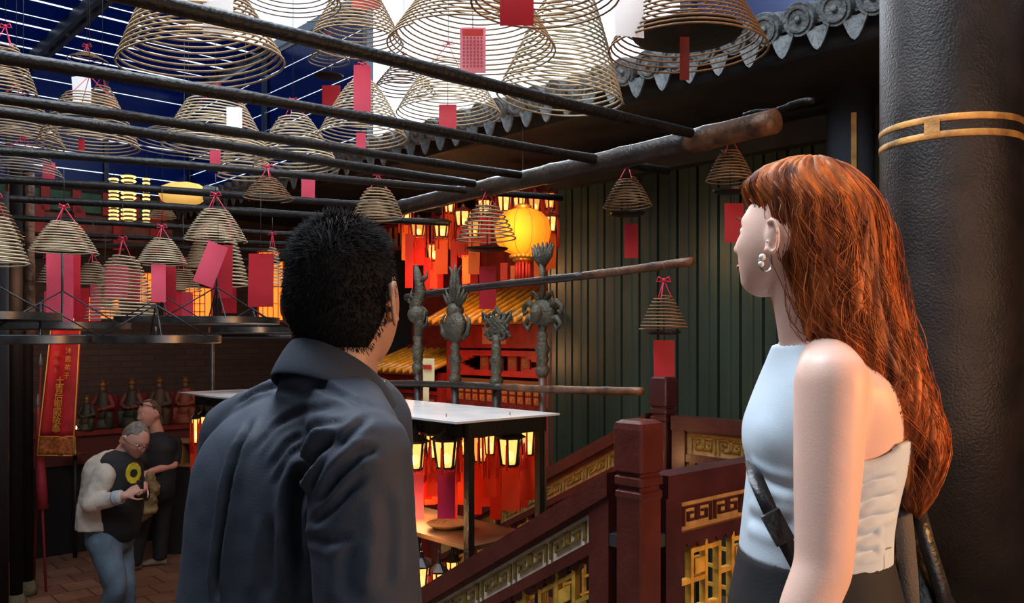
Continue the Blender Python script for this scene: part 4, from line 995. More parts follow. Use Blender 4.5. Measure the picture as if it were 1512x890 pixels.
for px, Y, kind, lab in ((617,4.42,0,'ceremonial staff with a dragon emblem, nearest the man'),(672,4.20,1,'ceremonial staff with a gourd emblem and leaf crown'),(733,4.0,2,'ceremonial staff with an endless-knot emblem'),(801,3.80,3,'ceremonial staff with a beast emblem and plume, against the green wall')):
    b = P(px, 500, Y); staff(px, Y, 400, 500+(CAMZ-FLOOR)*F/Y, kind, lab)

# ------------------------------------------------------------ people
SKINW = mat('skin_fair', (.86,.55,.44), .45, var=.05, vscale=5, bump=.05, bscale=250, sss=.15)
SKINM = mat('skin_tan', (.42,.22,.14), .45, var=.08, vscale=9, bump=.06, bscale=250, sss=.12)
SKINP = mat('skin_pink', (.62,.32,.24), .5, var=.08, vscale=12, sss=.1)
EYEW = mat('eye_white', (.8,.78,.75), .25); IRIS = mat('iris', (.05,.03,.02), .2)

def gauss(x, s): return math.exp(-(x/s)**2)
def head_mesh(m, mx, sc_=1, fem=False, nlat=56, nlon=72):
    """head in local coords: x sideways, y towards the face, z up; mx places it"""
    rings = []
    for i in range(nlat+1):
        th = PI*(i+.02)/(nlat+.04); cz = -math.cos(th); q = math.sin(th); ring = []
        for k in range(nlon):
            a = 2*PI*k/nlon; dx = q*math.cos(a); dy = q*math.sin(a); dz = cz
            x, y, z = dx*.076, dy*.096, dz*.116
            if dz < 0:
                t = -dz; x *= 1-(.30 if fem else .22)*t*t
                if dy < 0: y *= 1-.45*t
                else: y *= 1-.08*t
                y += .042*t*t*(1 if True else 0)
            else: y -= .006*dz; x *= 1+.03*dz*(1-dz)
            if dy > 0:
                ax = abs(x)
                nz = max(0, min(1, (.018-z)/.045)) if z > -.030 else max(0, 1-(-.030-z)/.010)
                y += .023*gauss(x, .0095+.004*nz)*nz*(1 if z < .018 else 0)
                y -= .0085*gauss(ax-.031, .015)*gauss(z-.010, .012)
                y += .0045*gauss(ax-.025, .02)*gauss(z-.030, .009)
                y += .005*gauss(ax-.042, .018)*gauss(z+.020, .018)
                y += .0055*gauss(x, .022)*(gauss(z+.052, .0055)+gauss(z+.064, .006))
                y -= .003*gauss(x, .024)*gauss(z+.058, .003)
                y += .007*gauss(x, .020)*gauss(z+.092, .014)
            ring.append(mx @ (Vector((x, y, z))*sc_))
        rings.append(ring)
    m.loft(rings)
    for s_ in (-1, 1):   # ears: bowl with a helix rim
        e = Vector((.078*s_, -.010, -.002)); rim = []
        for k in range(13):
            a = -1.9+k*.36; rim.append(e+Vector((.010*s_+.004*s_*math.cos(a), -.004-.016*math.cos(a+.25)*1.0, .030*math.sin(a))))
        m.tube([mx @ (p*sc_) for p in rim], [sc_*(.003 if k in (0,12) else .0048) for k in range(13)], 8)
        m.sphere(mx @ (e*sc_), (.010*sc_,.014*sc_,.028*sc_), 10, 8, mx=mx.to_3x3())
        m.sphere(mx @ ((e+Vector((.005*s_,.006,-.026)))*sc_), .007*sc_, 8, 6)
def eyes(root, mx, sc_=1):
    for s_ in (-1, 1):
        c = mx @ (Vector((.031*s_, .072, .009))*sc_); f = (mx.to_3x3() @ Vector((0,1,0))).normalized()
        e = obj('eye', M().sphere(c, .0118*sc_, 14, 10), EYEW, root, True)
        obj('iris', M().lathe(c+f*.0095*sc_, [(.0062*sc_,0),(.0058*sc_,.0015*sc_),(.001*sc_,.0028*sc_)], 14, axis=f), IRIS, e, True)
def hand_mesh(m, wrist, d, nrm, sc_=1, curl=.5, side=1, spread=.06):
    """d = pointing direction, nrm = back of the hand; side = +1 thumb towards d x nrm"""
    d = Vector(d).normalized(); nrm = Vector(nrm); nrm = (nrm-d*nrm.dot(d)).normalized(); s = d.cross(nrm)*side
    W_ = Vector(wrist); rings = []
    for t, hw, hh in ((-.01,.026,.019),(.015,.030,.018),(.045,.038,.016),(.075,.042,.014),(.09,.040,.012)):
        rings.append([W_+(d*t+s*(hw*math.cos(2*PI*k/14)+.002)+nrm*hh*math.sin(2*PI*k/14))*sc_ for k in range(14)])
    m.loft(rings)
    for i, (off, L_, r0) in enumerate(((.029,.070,.0088),(.010,.078,.0092),(-.010,.073,.0088),(-.029,.058,.0078))):
        p = W_+(d*.083+s*off)*sc_; dd = (d+s*spread*(1.5-i)*.5).normalized(); a = 0
        for j, f in enumerate((.42,.32,.26)):
            a += curl*(.8 if j == 0 else 1.0); di = (dd*math.cos(a)-nrm*math.sin(a)).normalized()
            q = p+di*L_*f*sc_; m.seg(p, q, r0*(1-.08*j)*sc_, r0*(1-.08*(j+1))*sc_, 8); p = q
    p = W_+(d*.022+s*.030)*sc_; a = .9
    for f, rr in ((.040,.012),(.030,.0098),(.024,.0088)):
        di = (d*math.cos(a)+s*math.sin(a)-nrm*.35).normalized(); q = p+di*f*sc_; m.seg(p, q, rr*sc_, rr*.9*sc_, 8); p = q; a -= .28
def rings_to(m, rows, n=40):
    """rows: (centre, lateral axis, depth axis, half lateral, half depth, power)"""
    rr = []
    for c, la, da, hl, hd, pw in rows:
        ring = []
        for k in range(n):
            a = 2*PI*k/n; ca, sa = math.cos(a), math.sin(a)
            ring.append(c+la*hl*math.copysign(abs(ca)**pw, ca)+da*hd*math.copysign(abs(sa)**pw, sa))
        rr.append(ring)
    m.loft(rr)
def interp_rows(rows, k=4):
    out = []
    for i in range(len(rows)-1):
        p0 = rows[max(i-1,0)]; p1 = rows[i]; p2 = rows[i+1]; p3 = rows[min(i+2,len(rows)-1)]
        for j in range(k):
            t = j/k
            out.append(tuple(.5*((2*b)+(-a+c)*t+(2*a-5*b+4*c-d)*t*t+(-a+3*b-3*c+d)*t**3) for a, b, c, d in zip(p0,p1,p2,p3)))
    out.append(tuple(rows[-1])); return out
def strands(paths, r=.0008, taper=True):
    m = M()
    for p in paths:
        n = len(p); m.tube(p, [r*(1 if not taper else (1-.85*(i/(n-1))**3)) for i in range(n)], 3)
    return m
def displace(o, fn):
    me = o.data; nrm = [v.normal.copy() for v in me.vertices]
    for v, n in zip(me.vertices, nrm): v.co += n*fn(v.co, n)
    me.update(); return o
def seg_dist(p, path):
    best = 9; bt = 0; acc = 0
    for a, b in zip(path, path[1:]):
        ab = b-a; t = max(0, min(1, (p-a).dot(ab)/max(ab.length_squared,1e-9))); d = (p-(a+ab*t)).length
        if d < best: best = d; bt = acc+t
        acc += 1
    return best, bt/max(acc,1)
def folds(o, creases, off=Vector((0,0,0))):
    """creases: (path, width, depth) - soft valley with raised shoulder"""
    def fn(co, n):
        d_ = 0; p = co+off
        for path, w, dep in creases:
            s, t = seg_dist(p, path)
            if s < w*4:
                end = min(1, t*6, (1-t)*6) if len(path) > 1 else 1
                d_ += end*(-dep*math.exp(-(s/w)**2)+dep*.55*math.exp(-((s-2*w)/(w*1.0))**2))
        return d_
    return displace(o, fn)
def add_noise(o, amp, sc_, stretch=(1,1,1)):
    return displace(o, lambda co, n: amp*noise.noise(Vector((co.x*sc_*stretch[0], co.y*sc_*stretch[1], co.z*sc_*stretch[2]))))
def shoe(m, heel, d, sc_=1):
    d = Vector(d).normalized(); s = d.cross(Z); rows = []
    for t, hw, h in ((-.02,.012,.02),(-.01,.030,.05),(.03,.036,.075),(.08,.038,.07),(.14,.044,.05),(.19,.046,.038),(.23,.034,.03),(.25,.012,.015)):
        rows.append((heel+d*t*sc_+Z*h*.5*sc_, s, Z, hw*sc_, h*.5*sc_, .8))
    rings_to(m, rows, 18)

from mathutils.bvhtree import BVHTree
def caster(o):
    me = o.data; off = rootloc(o); bv = BVHTree.FromPolygons([v.co+off for v in me.vertices], [p.vertices[:] for p in me.polygons])
    def f(px, py, lift=0):
        e = Vector((0,0,CAMZ)); d = (P(px,py,1)-e).normalized(); h = bv.ray_cast(e, d)
        return (h[0]-d*lift) if h[0] is not None else P(px,py,1.3)
    return f
def relax_edge(me, it=25, keepz=False):
    import bmesh
    bm = bmesh.new(); bm.from_mesh(me); bv = [v for v in bm.verts if v.is_boundary]
    nb = {v: [e.other_vert(v) for e in v.link_edges if e.is_boundary] for v in bv}
    for _ in range(it):
        new = {v: v.co.lerp(sum((n.co for n in nb[v]), Vector())/max(1,len(nb[v])), .5) for v in bv if len(nb[v]) == 2}
        for v, c in new.items(): v.co = c
    bm.to_mesh(me); bm.free()
def smooth_below(o, z, it):
    import bmesh
    off = rootloc(o); bm = bmesh.new(); bm.from_mesh(o.data); vs = [v for v in bm.verts if v.co.z+off.z < z]
    for _ in range(it): bmesh.ops.smooth_vert(bm, verts=vs, factor=.5, use_axis_x=True, use_axis_y=True, use_axis_z=True)
    bm.to_mesh(o.data); bm.free()

# ---------------- the man in the dark shirt
def man():
    Yh = 1.42
    fd = Vector((.60,.80,0)).normalized()       # chest direction
    la = Vector((fd.y,-fd.x,0))                 # towards his right arm (nearest the camera)
    base = P(470, 500, 1.45); base.z = 0
    r = thing('person', base, 'man in dark blue-grey shirt seen from behind, short black hair, head tilted up', 'person')
    # head: faces away, turned right, tilted up
    hc = P(510, 444, Yh)
    yaw = math.radians(-18); pitch = math.radians(14)
    mx = Matrix.Translation(hc) @ Matrix.Rotation(yaw, 4, 'Z') @ Matrix.Rotation(pitch, 4, 'X')
    hs = 1.11
    body = M(); head_mesh(body, mx, hs)
    neck0 = P(496, 575, 1.41); body.seg(neck0, mx @ Vector((0,-.022,-.055)), .068, .060, 20)
    # torso rows by height
    def tc(px, y, Yd=1.42): return P(px, y, Yd)
    tor = [(522,560,.060,.055),(505,582,.105,.075),(482,610,.150,.092),(462,645,.178,.105),(450,690,.190,.112),(445,750,.188,.112),(440,830,.180,.110),(436,900,.178,.108),(436,1000,.180,.112),(436,1100,.176,.110),(440,1180,.10,.08)]
    rows = []
    for px, y, hl, hd in interp_rows(tor, 3):
        rows.append((P(px, y, 1.44), la, fd, hl*.93, hd*.93, .9))
    rings_to(body, rows, 36)
    sr = P(532, 668, 1.225); sl = P(352, 640, 1.60)
    er = P(545, 920, 1.20); el = P(318, 900, 1.62); wr_ = P(590, 1090, 1.33); wl = P(345, 1080, 1.72)
    for s_, e, w_ in ((sr, er, wr_), (sl, el, wl)):
        body.seg(s_, e, .052, .042, 16); body.seg(e, w_, .042, .028, 16); hand_mesh(body, w_, (w_-e)+Vector((0,0,-.02)), la if s_ is sr else -la, 1.0, .45, 1 if s_ is sr else -1)
    hipz = .86
    for s_ in (-1, 1):
        hp = base+la*.09*s_+Vector((0,0,hipz-.02)); kn = base+la*.10*s_+fd*.02+Z*.46; an = base+la*.10*s_+Z*.09
        body.seg(hp, kn, .080, .052, 16); body.seg(kn, an, .052, .036, 16)
    b = obj('body', body, SKINM, r, True); remesh(b, .0048, 4)
    eyes(r, mx, hs)
    # trousers and shoes
    t = M(); rings_to(t, [(base+Z*z_, la, fd, hl, hd, .9) for z_, hl, hd in ((.74,.14,.11),(.80,.175,.125),(.90,.178,.122),(.99,.168,.115))], 30)
    for s_ in (-1, 1):
        hp = base+la*.09*s_+Z*.82; kn = base+la*.10*s_+fd*.02+Z*.46; an = base+la*.10*s_+Z*.07
        t.seg(hp, kn, .098, .074, 18); t.seg(kn, an, .074, .062, 18, flat=True)
    o = obj('trousers', t, mat('charcoal_trousers',(.02,.02,.022),.8), r, True); remesh(o, .009, 4)
    for s_ in (-1, 1):
        s = M(); shoe(s, base+la*.10*s_-fd*.05+Z*.004, fd+la*.15*s_, 1.08); obj('shoe', s, mat('black_shoe',(.012,.012,.012),.4), r, True)
    # shirt: torso, yoke, sleeves, collar
    SH = mat('blue_grey_shirt', (.024,.032,.050), .72, var=.12, vscale=3, bump=.10, bscale=350)
    m = M(); rows = []
    for px, y, hl, hd in interp_rows([(514,556,.062,.060),(500,578,.115,.085),(478,606,.170,.108),(458,640,.200,.128),(444,690,.215,.140),(436,750,.215,.146),(430,830,.210,.150),(424,900,.212,.155),(420,1010,.220,.165),(420,1060,.220,.165)], 4):
        rows.append((P(px, y, 1.45), la, fd, hl, hd, .88))
    rings_to(m, rows, 60)
    c00 = P(500, 571, 1.41)
    m.seg(P(505,575,1.42), sr+Vector((-.01,.02,.012)), .062, .070, 20); m.seg(P(490,575,1.45), sl+Z*.0, .062, .068, 20)
    nr = []
    for r_, h_, k_ in ((.11,-.10,.3),(.100,-.05,.7),(.090,-.012,1),(.084,.016,1)):
        nr.append([c00+(la*math.cos(2*PI*k/32)+fd*math.sin(2*PI*k/32))*r_+Z*(h_-.050*k_*math.sin(2*PI*k/32)) for k in range(32)])
    m.loft(nr); m.seg(sr, er, .077, .076, 24); m.seg(sl, el, .072, .068, 24)
    m.seg(er, wr_.lerp(er,.12), .074, .048, 22, flat=True); m.sphere(er, .074, 20, 14)
    m.seg(el, wl.lerp(el,.12), .066, .045, 22, flat=True); m.sphere(el, .066, 20, 14)
    o = obj('shirt', m, SH, r, True); remesh(o, .006, 10, .6)
    off = rootloc(r)
    cast = caster(o)
    def W(pts):
        out = []
        for (x0,y0),(x1,y1) in zip(pts, pts[1:]):
            for k in range(3): out.append(cast(x0+(x1-x0)*k/3, y0+(y1-y0)*k/3))
        out.append(cast(*pts[-1])); return out
    cr = [(W([(372,618),(352,668),(338,720),(328,790),(322,850),(319,888)]), .0075, .020),
          (W([(505,636),(470,662),(447,702),(434,750),(436,810),(450,886)]), .010, .022),
          (W([(548,612),(515,640),(480,680),(456,730)]), .006, .011),
          (W([(560,662),(535,668),(500,700),(470,745)]), .006, .012),
          (W([(540,700),(515,722),(488,752),(455,780)]), .006, .010),
          (W([(510,622),(468,630),(425,655),(395,700)]), .006, .008),
          (W([(500,600),(450,606),(405,628),(375,668)]), .006, .007),
          (W([(470,640),(430,672),(402,722)]), .005, .006),
          (W([(405,560),(440,548),(480,572),(520,590),(540,602)]), .006, .009),
          (W([(345,600),(375,578),(410,570),(450,582)]), .006, .008),
          (W([(400,760),(396,830),(390,888)]), .012, .008),
          (W([(455,790),(485,800),(520,792)]), .006, .008),
          (W([(520,800),(512,850),(516,888)]), .012, .007),
          (W([(570,720),(576,790),(570,880)]), .012, .006)]
    def fn2(co, n):
        return .0035*noise.noise(Vector((co.x*11, co.y*11, co.z*4)))+.0015*noise.noise(co*26)
    displace(o, fn2); folds(o, cr, off); smooth_below(o, 3, 2)
    # collar: stand and fall
    cm_ = M(); c0 = P(500, 571, 1.41); nn = 36; ringsO = []
    for k in range(nn+1):
        a = math.radians(-72)+math.radians(324)*k/nn+math.atan2(-fd.y,-fd.x)-math.radians(90)
        d_ = Vector((math.cos(a), math.sin(a), 0)); fr = d_.dot(fd); tl = -Z*.050*fr
        base_ = c0+d_*.080+tl
        top = base_+Z*.030-d_*.003; out = base_+d_*.028+Z*(-.024)
        ringsO.append([base_, top-d_*.004, top+Z*.003, top+d_*.006, out.lerp(top,.45)+d_*.008, out+Z*.002+d_*.004, out-Z*.003, base_+d_*.010+Z*.006])
    cm_.loft(ringsO)
    o = obj('collar', cm_, SH, r, True); sb = o.modifiers.new('s','SUBSURF'); sb.levels = 2; sb.render_levels = 2
    # hair: close cap plus short strands
    HB = mat('black_hair', (.006,.005,.005), .75, spec=.2)
    m = M(); rings = []
    rnd = random.Random(3); paths = []
    R3 = mx.to_3x3()
    def scalp(a, t, ex=0):
        dz = math.cos(t); q = math.sin(t); dx = q*math.cos(a); dy = q*math.sin(a)
        x, y, z = dx*.076, dy*.096, dz*.116
        if dz < 0: y *= 1-.30*(-dz) if dy < 0 else 1
        if dz < 0: x *= 1-.10*(-dz)
        n = Vector((dx/.076, dy/.096, dz/.116)).normalized()
        return Vector((x,y,z))*hs+n*ex, n
    def hairline(a):    # polar angle reached by the hair for azimuth a (face = +90 deg)
        s = math.sin(a)
        if s > .35: return 1.02-.25*(s-.35)
        if s > -.15: return 1.02+(.35-s)/.5*.62
        return 1.64+.52*min(1, (-.15-s)/.45)
    for k in range(48):
        pass
    nl = 20
    for i in range(nl+1):
        ring = []
        for k in range(48):
            a = 2*PI*k/48; t = .02+(hairline(a)-.02)*i/nl; ex = .0075*(1-.6*max(0,(t-1.1)/1.2)) if i < nl else .001
            if t < .9: ex += .006*(1-t/.9)
            ring.append(mx @ scalp(a, t, ex)[0])
        rings.append(ring)
    # close underneath with an inner shell
    for i in range(nl, -1, -1):
        rings.append([mx @ scalp(2*PI*k/48, .02+(hairline(2*PI*k/48)-.02)*i/nl, -.003)[0] for k in range(48)])
    m.loft(rings)
    for _ in range(9000):
        a = rnd.uniform(0, 2*PI); t = math.acos(1-rnd.random()*(1-math.cos(2.35)))
        if t > hairline(a)+.03: continue
        p, n = scalp(a, t, .006)
        dn = Vector((0,.25,-1)); dn = (dn-n*dn.dot(n))
        L_ = (.024 if t < .9 else .012 if t < 1.5 else .007)*rnd.uniform(.7,1.15)
        dirv = (n*(1.0 if t < .9 else .55)+dn*.7+Vector((rnd.uniform(-.35,.35), rnd.uniform(-.35,.35), rnd.uniform(-.35,.35)))).normalized()
        p1 = p+dirv*L_*.55; p2 = p1+(dirv+dn*.5).normalized()*L_*.45
        paths.append([mx @ p, mx @ p1, mx @ p2])
    s = strands(paths, .00075); m.add(s.v, s.f)
    obj('hair', m, HB, r, True)
man()

# ---------------- the woman with long red hair
def woman():
    Yw = 1.57
    fd = Vector((-1, .06, 0)).normalized(); la = Vector((-fd.y, fd.x, 0))      # la: towards her left arm / the camera
    if la.y > 0: la = -la
    base = P(1212, 500, Yw+.03); base.z = 0
    r = thing('person', base, 'woman with long wavy red hair in a pale blue sleeveless top, looking up and away', 'person')
    hc = P(1163, 352, Yw)
    yaw = math.radians(90-45); pitch = math.radians(6)
    # local +y is the face direction
    mx = Matrix.Translation(hc) @ Matrix.Rotation(yaw, 4, 'Z') @ Matrix.Rotation(pitch, 4, 'X')
    hs = .97
    body = M(); head_mesh(body, mx, hs, True)
    body.seg(P(1196, 520, Yw+.01), mx @ Vector((0,-.024,-.06)), .052, .050, 20)
    T = [ # y, xl, xr, half lateral
     (488,1158,1232,.055),(512,1150,1262,.085),(535,1142,1292,.135),(562,1134,1308,.165),(600,1122,1320,.168),(640,1116,1324,.160),(690,1116,1320,.148),(740,1110,1310,.136),(790,1104,1302,.134),(830,1098,1304,.142),(880,1092,1316,.156),(940,1086,1326,.168),(1000,1090,1322,.165),(1040,1110,1300,.15)]
    def rows(T, ex=0, s0=0, s1=99, pw=.85):
        out = []
        for y, xl, xr, hl in interp_rows(T[s0:s1], 3):
            c = P((xl+xr)/2, y, Yw+.03); hd = (xr-xl)/2/F*(Yw+.03); out.append((c, la, -fd, hl+ex, hd*.97+ex, pw))
        return out
    rings_to(body, rows(T), 44)
    sh = P(1228, 560, Yw-.135); ell = P(1216, 838, Yw-.175); wrl = P(1150, 1000, Yw-.20)
    fs = P(1222, 560, Yw+.20); fe = P(1190, 815, Yw+.25); fw = P(1120, 960, Yw+.16)
    def arm(s_, e, w_, sc_, sd):
        d = (e-s_); n = d.normalized()
        body.seg(P(1222,535,Yw-.05) if sd > 0 else P(1215,540,Yw+.12), s_, .05, .062*sc_, 18)
        body.seg(s_, s_.lerp(e,.45), .064*sc_, .058*sc_, 20); body.seg(s_.lerp(e,.45), e, .058*sc_, .048*sc_, 20); body.seg(e, e.lerp(w_,.4), .049*sc_, .046*sc_, 20); body.seg(e.lerp(w_,.4), w_, .046*sc_, .027*sc_, 18)
        hand_mesh(body, w_, w_-e, la*sd+fd*.2, .92, .4, -sd)
    arm(sh, ell, wrl, .98, 1); arm(fs, fe, fw, .9, -1)
    for s_ in (-1, 1):
        hp = base+la*.085*s_+Z*.84; kn = base+la*.09*s_+fd*.01+Z*.45; an = base+la*.085*s_+Z*.08
        body.seg(hp, kn, .078, .050, 16); body.seg(kn, an, .050, .034, 16)
    b = obj('body', body, SKINW, r, True); remesh(b, .0046, 5, .5); smooth_below(b, P(0,505,Yw).z, 26)
    eyes(r, mx, hs)
    for s_ in (-1, 1):
        e = [mx @ (Vector((x*s_, .092-.25*(x-.02)**2*10, .031+.004*math.sin((x-.012)*60)))*hs) for x in (.012,.022,.034,.046)]
        obj('eyebrow', M().tube(e, [.0016,.0022,.002,.001], 6), mat('auburn_brow',(.18,.06,.02),.7), r, True)
    obj('lips', M().tube([mx @ (Vector((x, .098-abs(x)*.45, -.059))*hs) for x in (-.02,-.01,0,.01,.02)], [.002,.0045,.005,.0045,.002], 8), mat('lip_pink',(.45,.12,.10),.4), r, True)
    # top
    TOPM = mat('pale_blue_top', (.58,.67,.75), .75, var=.05, vscale=3, bump=.12, bscale=500)
    m = M()
    TT = [(502,1152,1242,.072),(520,1146,1272,.105),(540,1140,1296,.142),(562,1132,1310,.168),(600,1116,1322,.170),(632,1106,1326,.166),(660,1105,1324,.158),(690,1112,1320,.148),(725,1109,1312,.138),(770,1104,1304,.134),(800,1101,1302,.136),(826,1098,1302,.142)]
    rr = rows(TT, .0045, pw=.85); rings_to(m, rr, 64)
    for s_ in (1, -1):      # bust
        m.sphere(P(1166, 640, Yw+.03)+la*.050*s_, (.074,.092,.082), 22, 16)
    o = obj('top', m, TOPM, r, True); remesh(o, .005, 34, .6)
    off = rootloc(r)
    arm_c = sh; arm_f = fs
    me = o.data
    import bmesh
    bm = bmesh.new(); bm.from_mesh(me); kill = []
    for f in bm.faces:
        p = f.calc_center_median()+off; lat = (p-P(1213,600,Yw+.03)).dot(la); q = P(1228, 560, Yw-.135)
        dx = (p.x-P(1232,0,Yw).x)/.092; dz = (p.z-P(0,574,Yw).z)/.125
        if abs(lat) > .098 and dx*dx+dz*dz < 1: kill.append(f)
        # neck opening at the top
        elif p.z > P(0,512,Yw).z+ (p.x-P(1150,0,Yw).x)*.10: kill.append(f)
        elif p.z < P(0,822,Yw).z-(p.x-P(1098,0,Yw).x)*.10: kill.append(f)
        # racer back: shoulder blades bare
        elif p.x > P(1288,0,Yw).x and p.z > P(0,640,Yw).z and abs(lat) > .03: kill.append(f)
    bmesh.ops.delete(bm, geom=kill, context='FACES'); bm.to_mesh(me); bm.free(); relax_edge(me, 260); cast = caster(o)
    W = lambda pts: [cast(p[0], p[1]) for p in pts]
    lowf = []
    for i, (y0, y1) in enumerate(((700,716),(726,742),(752,765),(778,790),(804,812))):
        lowf.append((W([(1322,y0,Yw-.02),(1290,y0+9,Yw-.10),(1262,y1+6,Yw-.12)]), .006, .006))
    lowf.append((W([(1112,690,Yw-.04),(1140,712,Yw-.10),(1180,722,Yw-.12)]), .010, .006))
    lowf.append((W([(1106,760,Yw-.04),(1140,775,Yw-.09),(1180,770,Yw-.11)]), .012, .005))
    folds(o, lowf, off)
    sd = o.modifiers.new('th', 'SOLIDIFY'); sd.thickness = .0035; sd.offset = 1
    # black trousers
    t = M(); rings_to(t, rows([(812,1098,1304,.140),(850,1092,1312,.152),(890,1084,1322,.166),(950,1078,1334,.176),(1010,1084,1330,.172),(1060,1110,1300,.14)], .007), 40)
    for s_ in (-1, 1):
        hp = base+la*.085*s_+Z*.78; kn = base+la*.09*s_+fd*.01+Z*.45; an = base+la*.085*s_+Z*.07
        t.seg(hp, kn, .092, .066, 18); t.seg(kn, an, .066, .055, 18, flat=True)
    o = obj('trousers', t, mat('black_trousers',(.010,.010,.012),.75,bump=.1,bscale=300), r, True); remesh(o, .008, 5)
    for s_ in (-1, 1):
        s = M(); shoe(s, base+la*.085*s_-fd*.05+Z*.004, fd, .95); obj('shoe', s, mat('white_shoe',(.5,.5,.48),.5), r, True)
    # earrings: hoop stud with two pearls
    e = P(1128, 377, Yw-.066)
    PEARL = mat('pearl', (.85,.82,.78), .18, coat=.6)
    lob = mx @ (Vector((-.092,-.004,-.036))*hs); m = M().sphere(lob+Vector((.006,-.004,.022)), .0032, 10, 8); obj('ear_stud', m, PEARL, r, True)
    m = M().sphere(lob+Vector((-.004,-.004,-.006)), .0062, 14, 10).sphere(lob+Vector((-.006,-.004,-.018)), .0055, 14, 10); obj('pearl_earring', m, PEARL, r, True)
    c = lob+Vector((.002,-.002,-.017)); m = M().tube([c+Vector((.011*math.cos(a*PI/8),.004*math.sin(a*PI/8),.014*math.sin(a*PI/8))) for a in range(16)], .0016, 6, closed=True)
    obj('silver_hoop', m, mat('silver',(.7,.7,.72),.2,metal=1), r, True)
    # ---- hair
    HR = bpy.data.materials.new('red_hair'); HR.use_nodes = True; nt = HR.node_tree; b_ = nt.nodes['Principled BSDF']
    oi = nt.nodes.new('ShaderNodeTexCoord'); ns = nt.nodes.new('ShaderNodeTexNoise'); ns.inputs['Scale'].default_value = 22; ns.inputs['Detail'].default_value = 3
    mp = nt.nodes.new('ShaderNodeMapping'); mp.inputs['Scale'].default_value = (1.6,1.6,.14); nt.links.new(oi.outputs['Object'], mp.inputs[0]); nt.links.new(mp.outputs[0], ns.inputs['Vector'])
    cr = nt.nodes.new('ShaderNodeValToRGB'); cr.color_ramp.elements[0].position = .35; cr.color_ramp.elements[1].position = .66
    cr.color_ramp.elements[0].color = (.11,.02,.005,1); cr.color_ramp.elements[1].color = (.72,.20,.042,1)
    nt.links.new(ns.outputs[0], cr.inputs[0]); nt.links.new(cr.outputs[0], b_.inputs['Base Color']); b_.inputs['Roughness'].default_value = .55; b_.inputs['Specular IOR Level'].default_value = .35
    rnd = random.Random(5)
    # outline rows in the picture: y, left, right ; the mass is lofted at this depth
    HO = [(238,1176,1206),(244,1142,1240),(256,1115,1262),(275,1101,1283),(300,1112,1298),(330,1130,1308),(360,1140,1314),(400,1146,1319),(440,1158,1326),(480,1170,1336),(510,1190,1346),(550,1218,1358),(590,1250,1374),(630,1276,1386),(670,1296,1392),(705,1312,1386),(735,1322,1372),(752,1334,1352)]
    def depth(y):   # half depth of the hair mass
        if y < 300: return .03+.062*math.sqrt(max(0,(y-236)/64))
        if y < 480: return .094
        return max(.02, .094-(y-480)/272*.055)
    def cdepth(y):
        return Yw+.004 if y < 440 else Yw+.004-.035*min(1,(y-440)/120)
    base_rows = []
    HOi = interp_rows([(float(a),float(b),float(c)) for a,b,c in HO], 4)
    for y, xl, xr in HOi:
        xl -= 8 if 320 < y < 400 else 0
        c = P((xl+xr)/2, y, cdepth(y)); hw = (xr-xl)/2/F*cdepth(y); base_rows.append((c, hw, depth(y), y))
    def hp(v, a, k=1.0):     # v 0..1 down the rows, a = angle (0 right/back, pi = front, -pi/2 = camera side)
        f = v*(len(base_rows)-1); i = min(int(f), len(base_rows)-2); t = f-i
        c = base_rows[i][0].lerp(base_rows[i+1][0], t); hw = base_rows[i][1]*(1-t)+base_rows[i+1][1]*t; hd = base_rows[i][2]*(1-t)+base_rows[i+1][2]*t
        y_ = base_rows[i][3]; pw = .74 if y_ < 318 else .60 if y_ < 430 else min(1, .58+(y_-430)/200)
        ca, sa = math.cos(a), math.sin(a); cx_ = math.copysign(abs(ca)**(pw if ca < 0 else 1), ca); sy_ = math.copysign(abs(sa)**(pw if ca < 0 else 1), sa)
        return c+Vector((hw*cx_*k, hd*sy_*k, 0))
    # face side must stay open: front angles near pi pull back to the hairline above the jaw
    def lim(v, a):
        return 1
    # shell of long locks (thick tapering tubes) for body, then fine strands
    locks = M(); paths = []
    def lock_path(a0, v0, v1, k, wav, ph, da, n=22):
        p = []
        for i in range(n):
            s = i/(n-1); v = v0+(v1-v0)*s
            w_ = min(1, max(0, (v-.22)*2.6)); a = a0+da*s+wav*1.15*math.sin(ph+v*15)*w_
            kk = k*(1+.16*wav*math.sin(ph*1.7+v*17)*w_)
            p.append(hp(v, a, kk))
        return p
    for i in range(230):
        a = rnd.uniform(0, 2*PI)
        af = abs(((a-PI+PI) % (2*PI))-PI)      # angle distance from the face (pi)
        v0 = rnd.uniform(.005,.10); v1 = rnd.uniform(.80,1.0)
        p = lock_path(a, v0, v1, rnd.uniform(.78,.93), rnd.uniform(.2,.42), rnd.uniform(0,6), rnd.uniform(-.25,.25))
        n = len(p); w = rnd.uniform(.008,.013)
        locks.tube(p, [w*(.55+.45*min(1,j/4))*(1-.75*(j/(n-1))**4) for j in range(n)], 7)
    # solid core so no light passes
    core = [[hp(v/30, 2*PI*k/32, .80) for k in range(32)] for v in range(1,30)]
    locks.loft(core)
    hobj = obj('hair', locks, HR, r, True)
    # strands
    paths = []
    for i in range(7000):
        a = rnd.uniform(PI*.98, 2.1*PI) if rnd.random() < .8 else rnd.uniform(0, 2*PI)
        v0 = rnd.uniform(.0,.12) if rnd.random() < .6 else rnd.uniform(0,.55); v1 = min(1.02, v0+rnd.uniform(.4,.95))
        cl = int(a*9); r2 = random.Random(cl*7+3)
        p = lock_path(a, v0, v1, rnd.uniform(.93,1.015), rnd.uniform(.15,.3)+.15*r2.random(), r2.uniform(0,6)+rnd.uniform(-.35,.35), r2.uniform(-.35,.35)+rnd.uniform(-.06,.06), 18)
        paths.append(p)
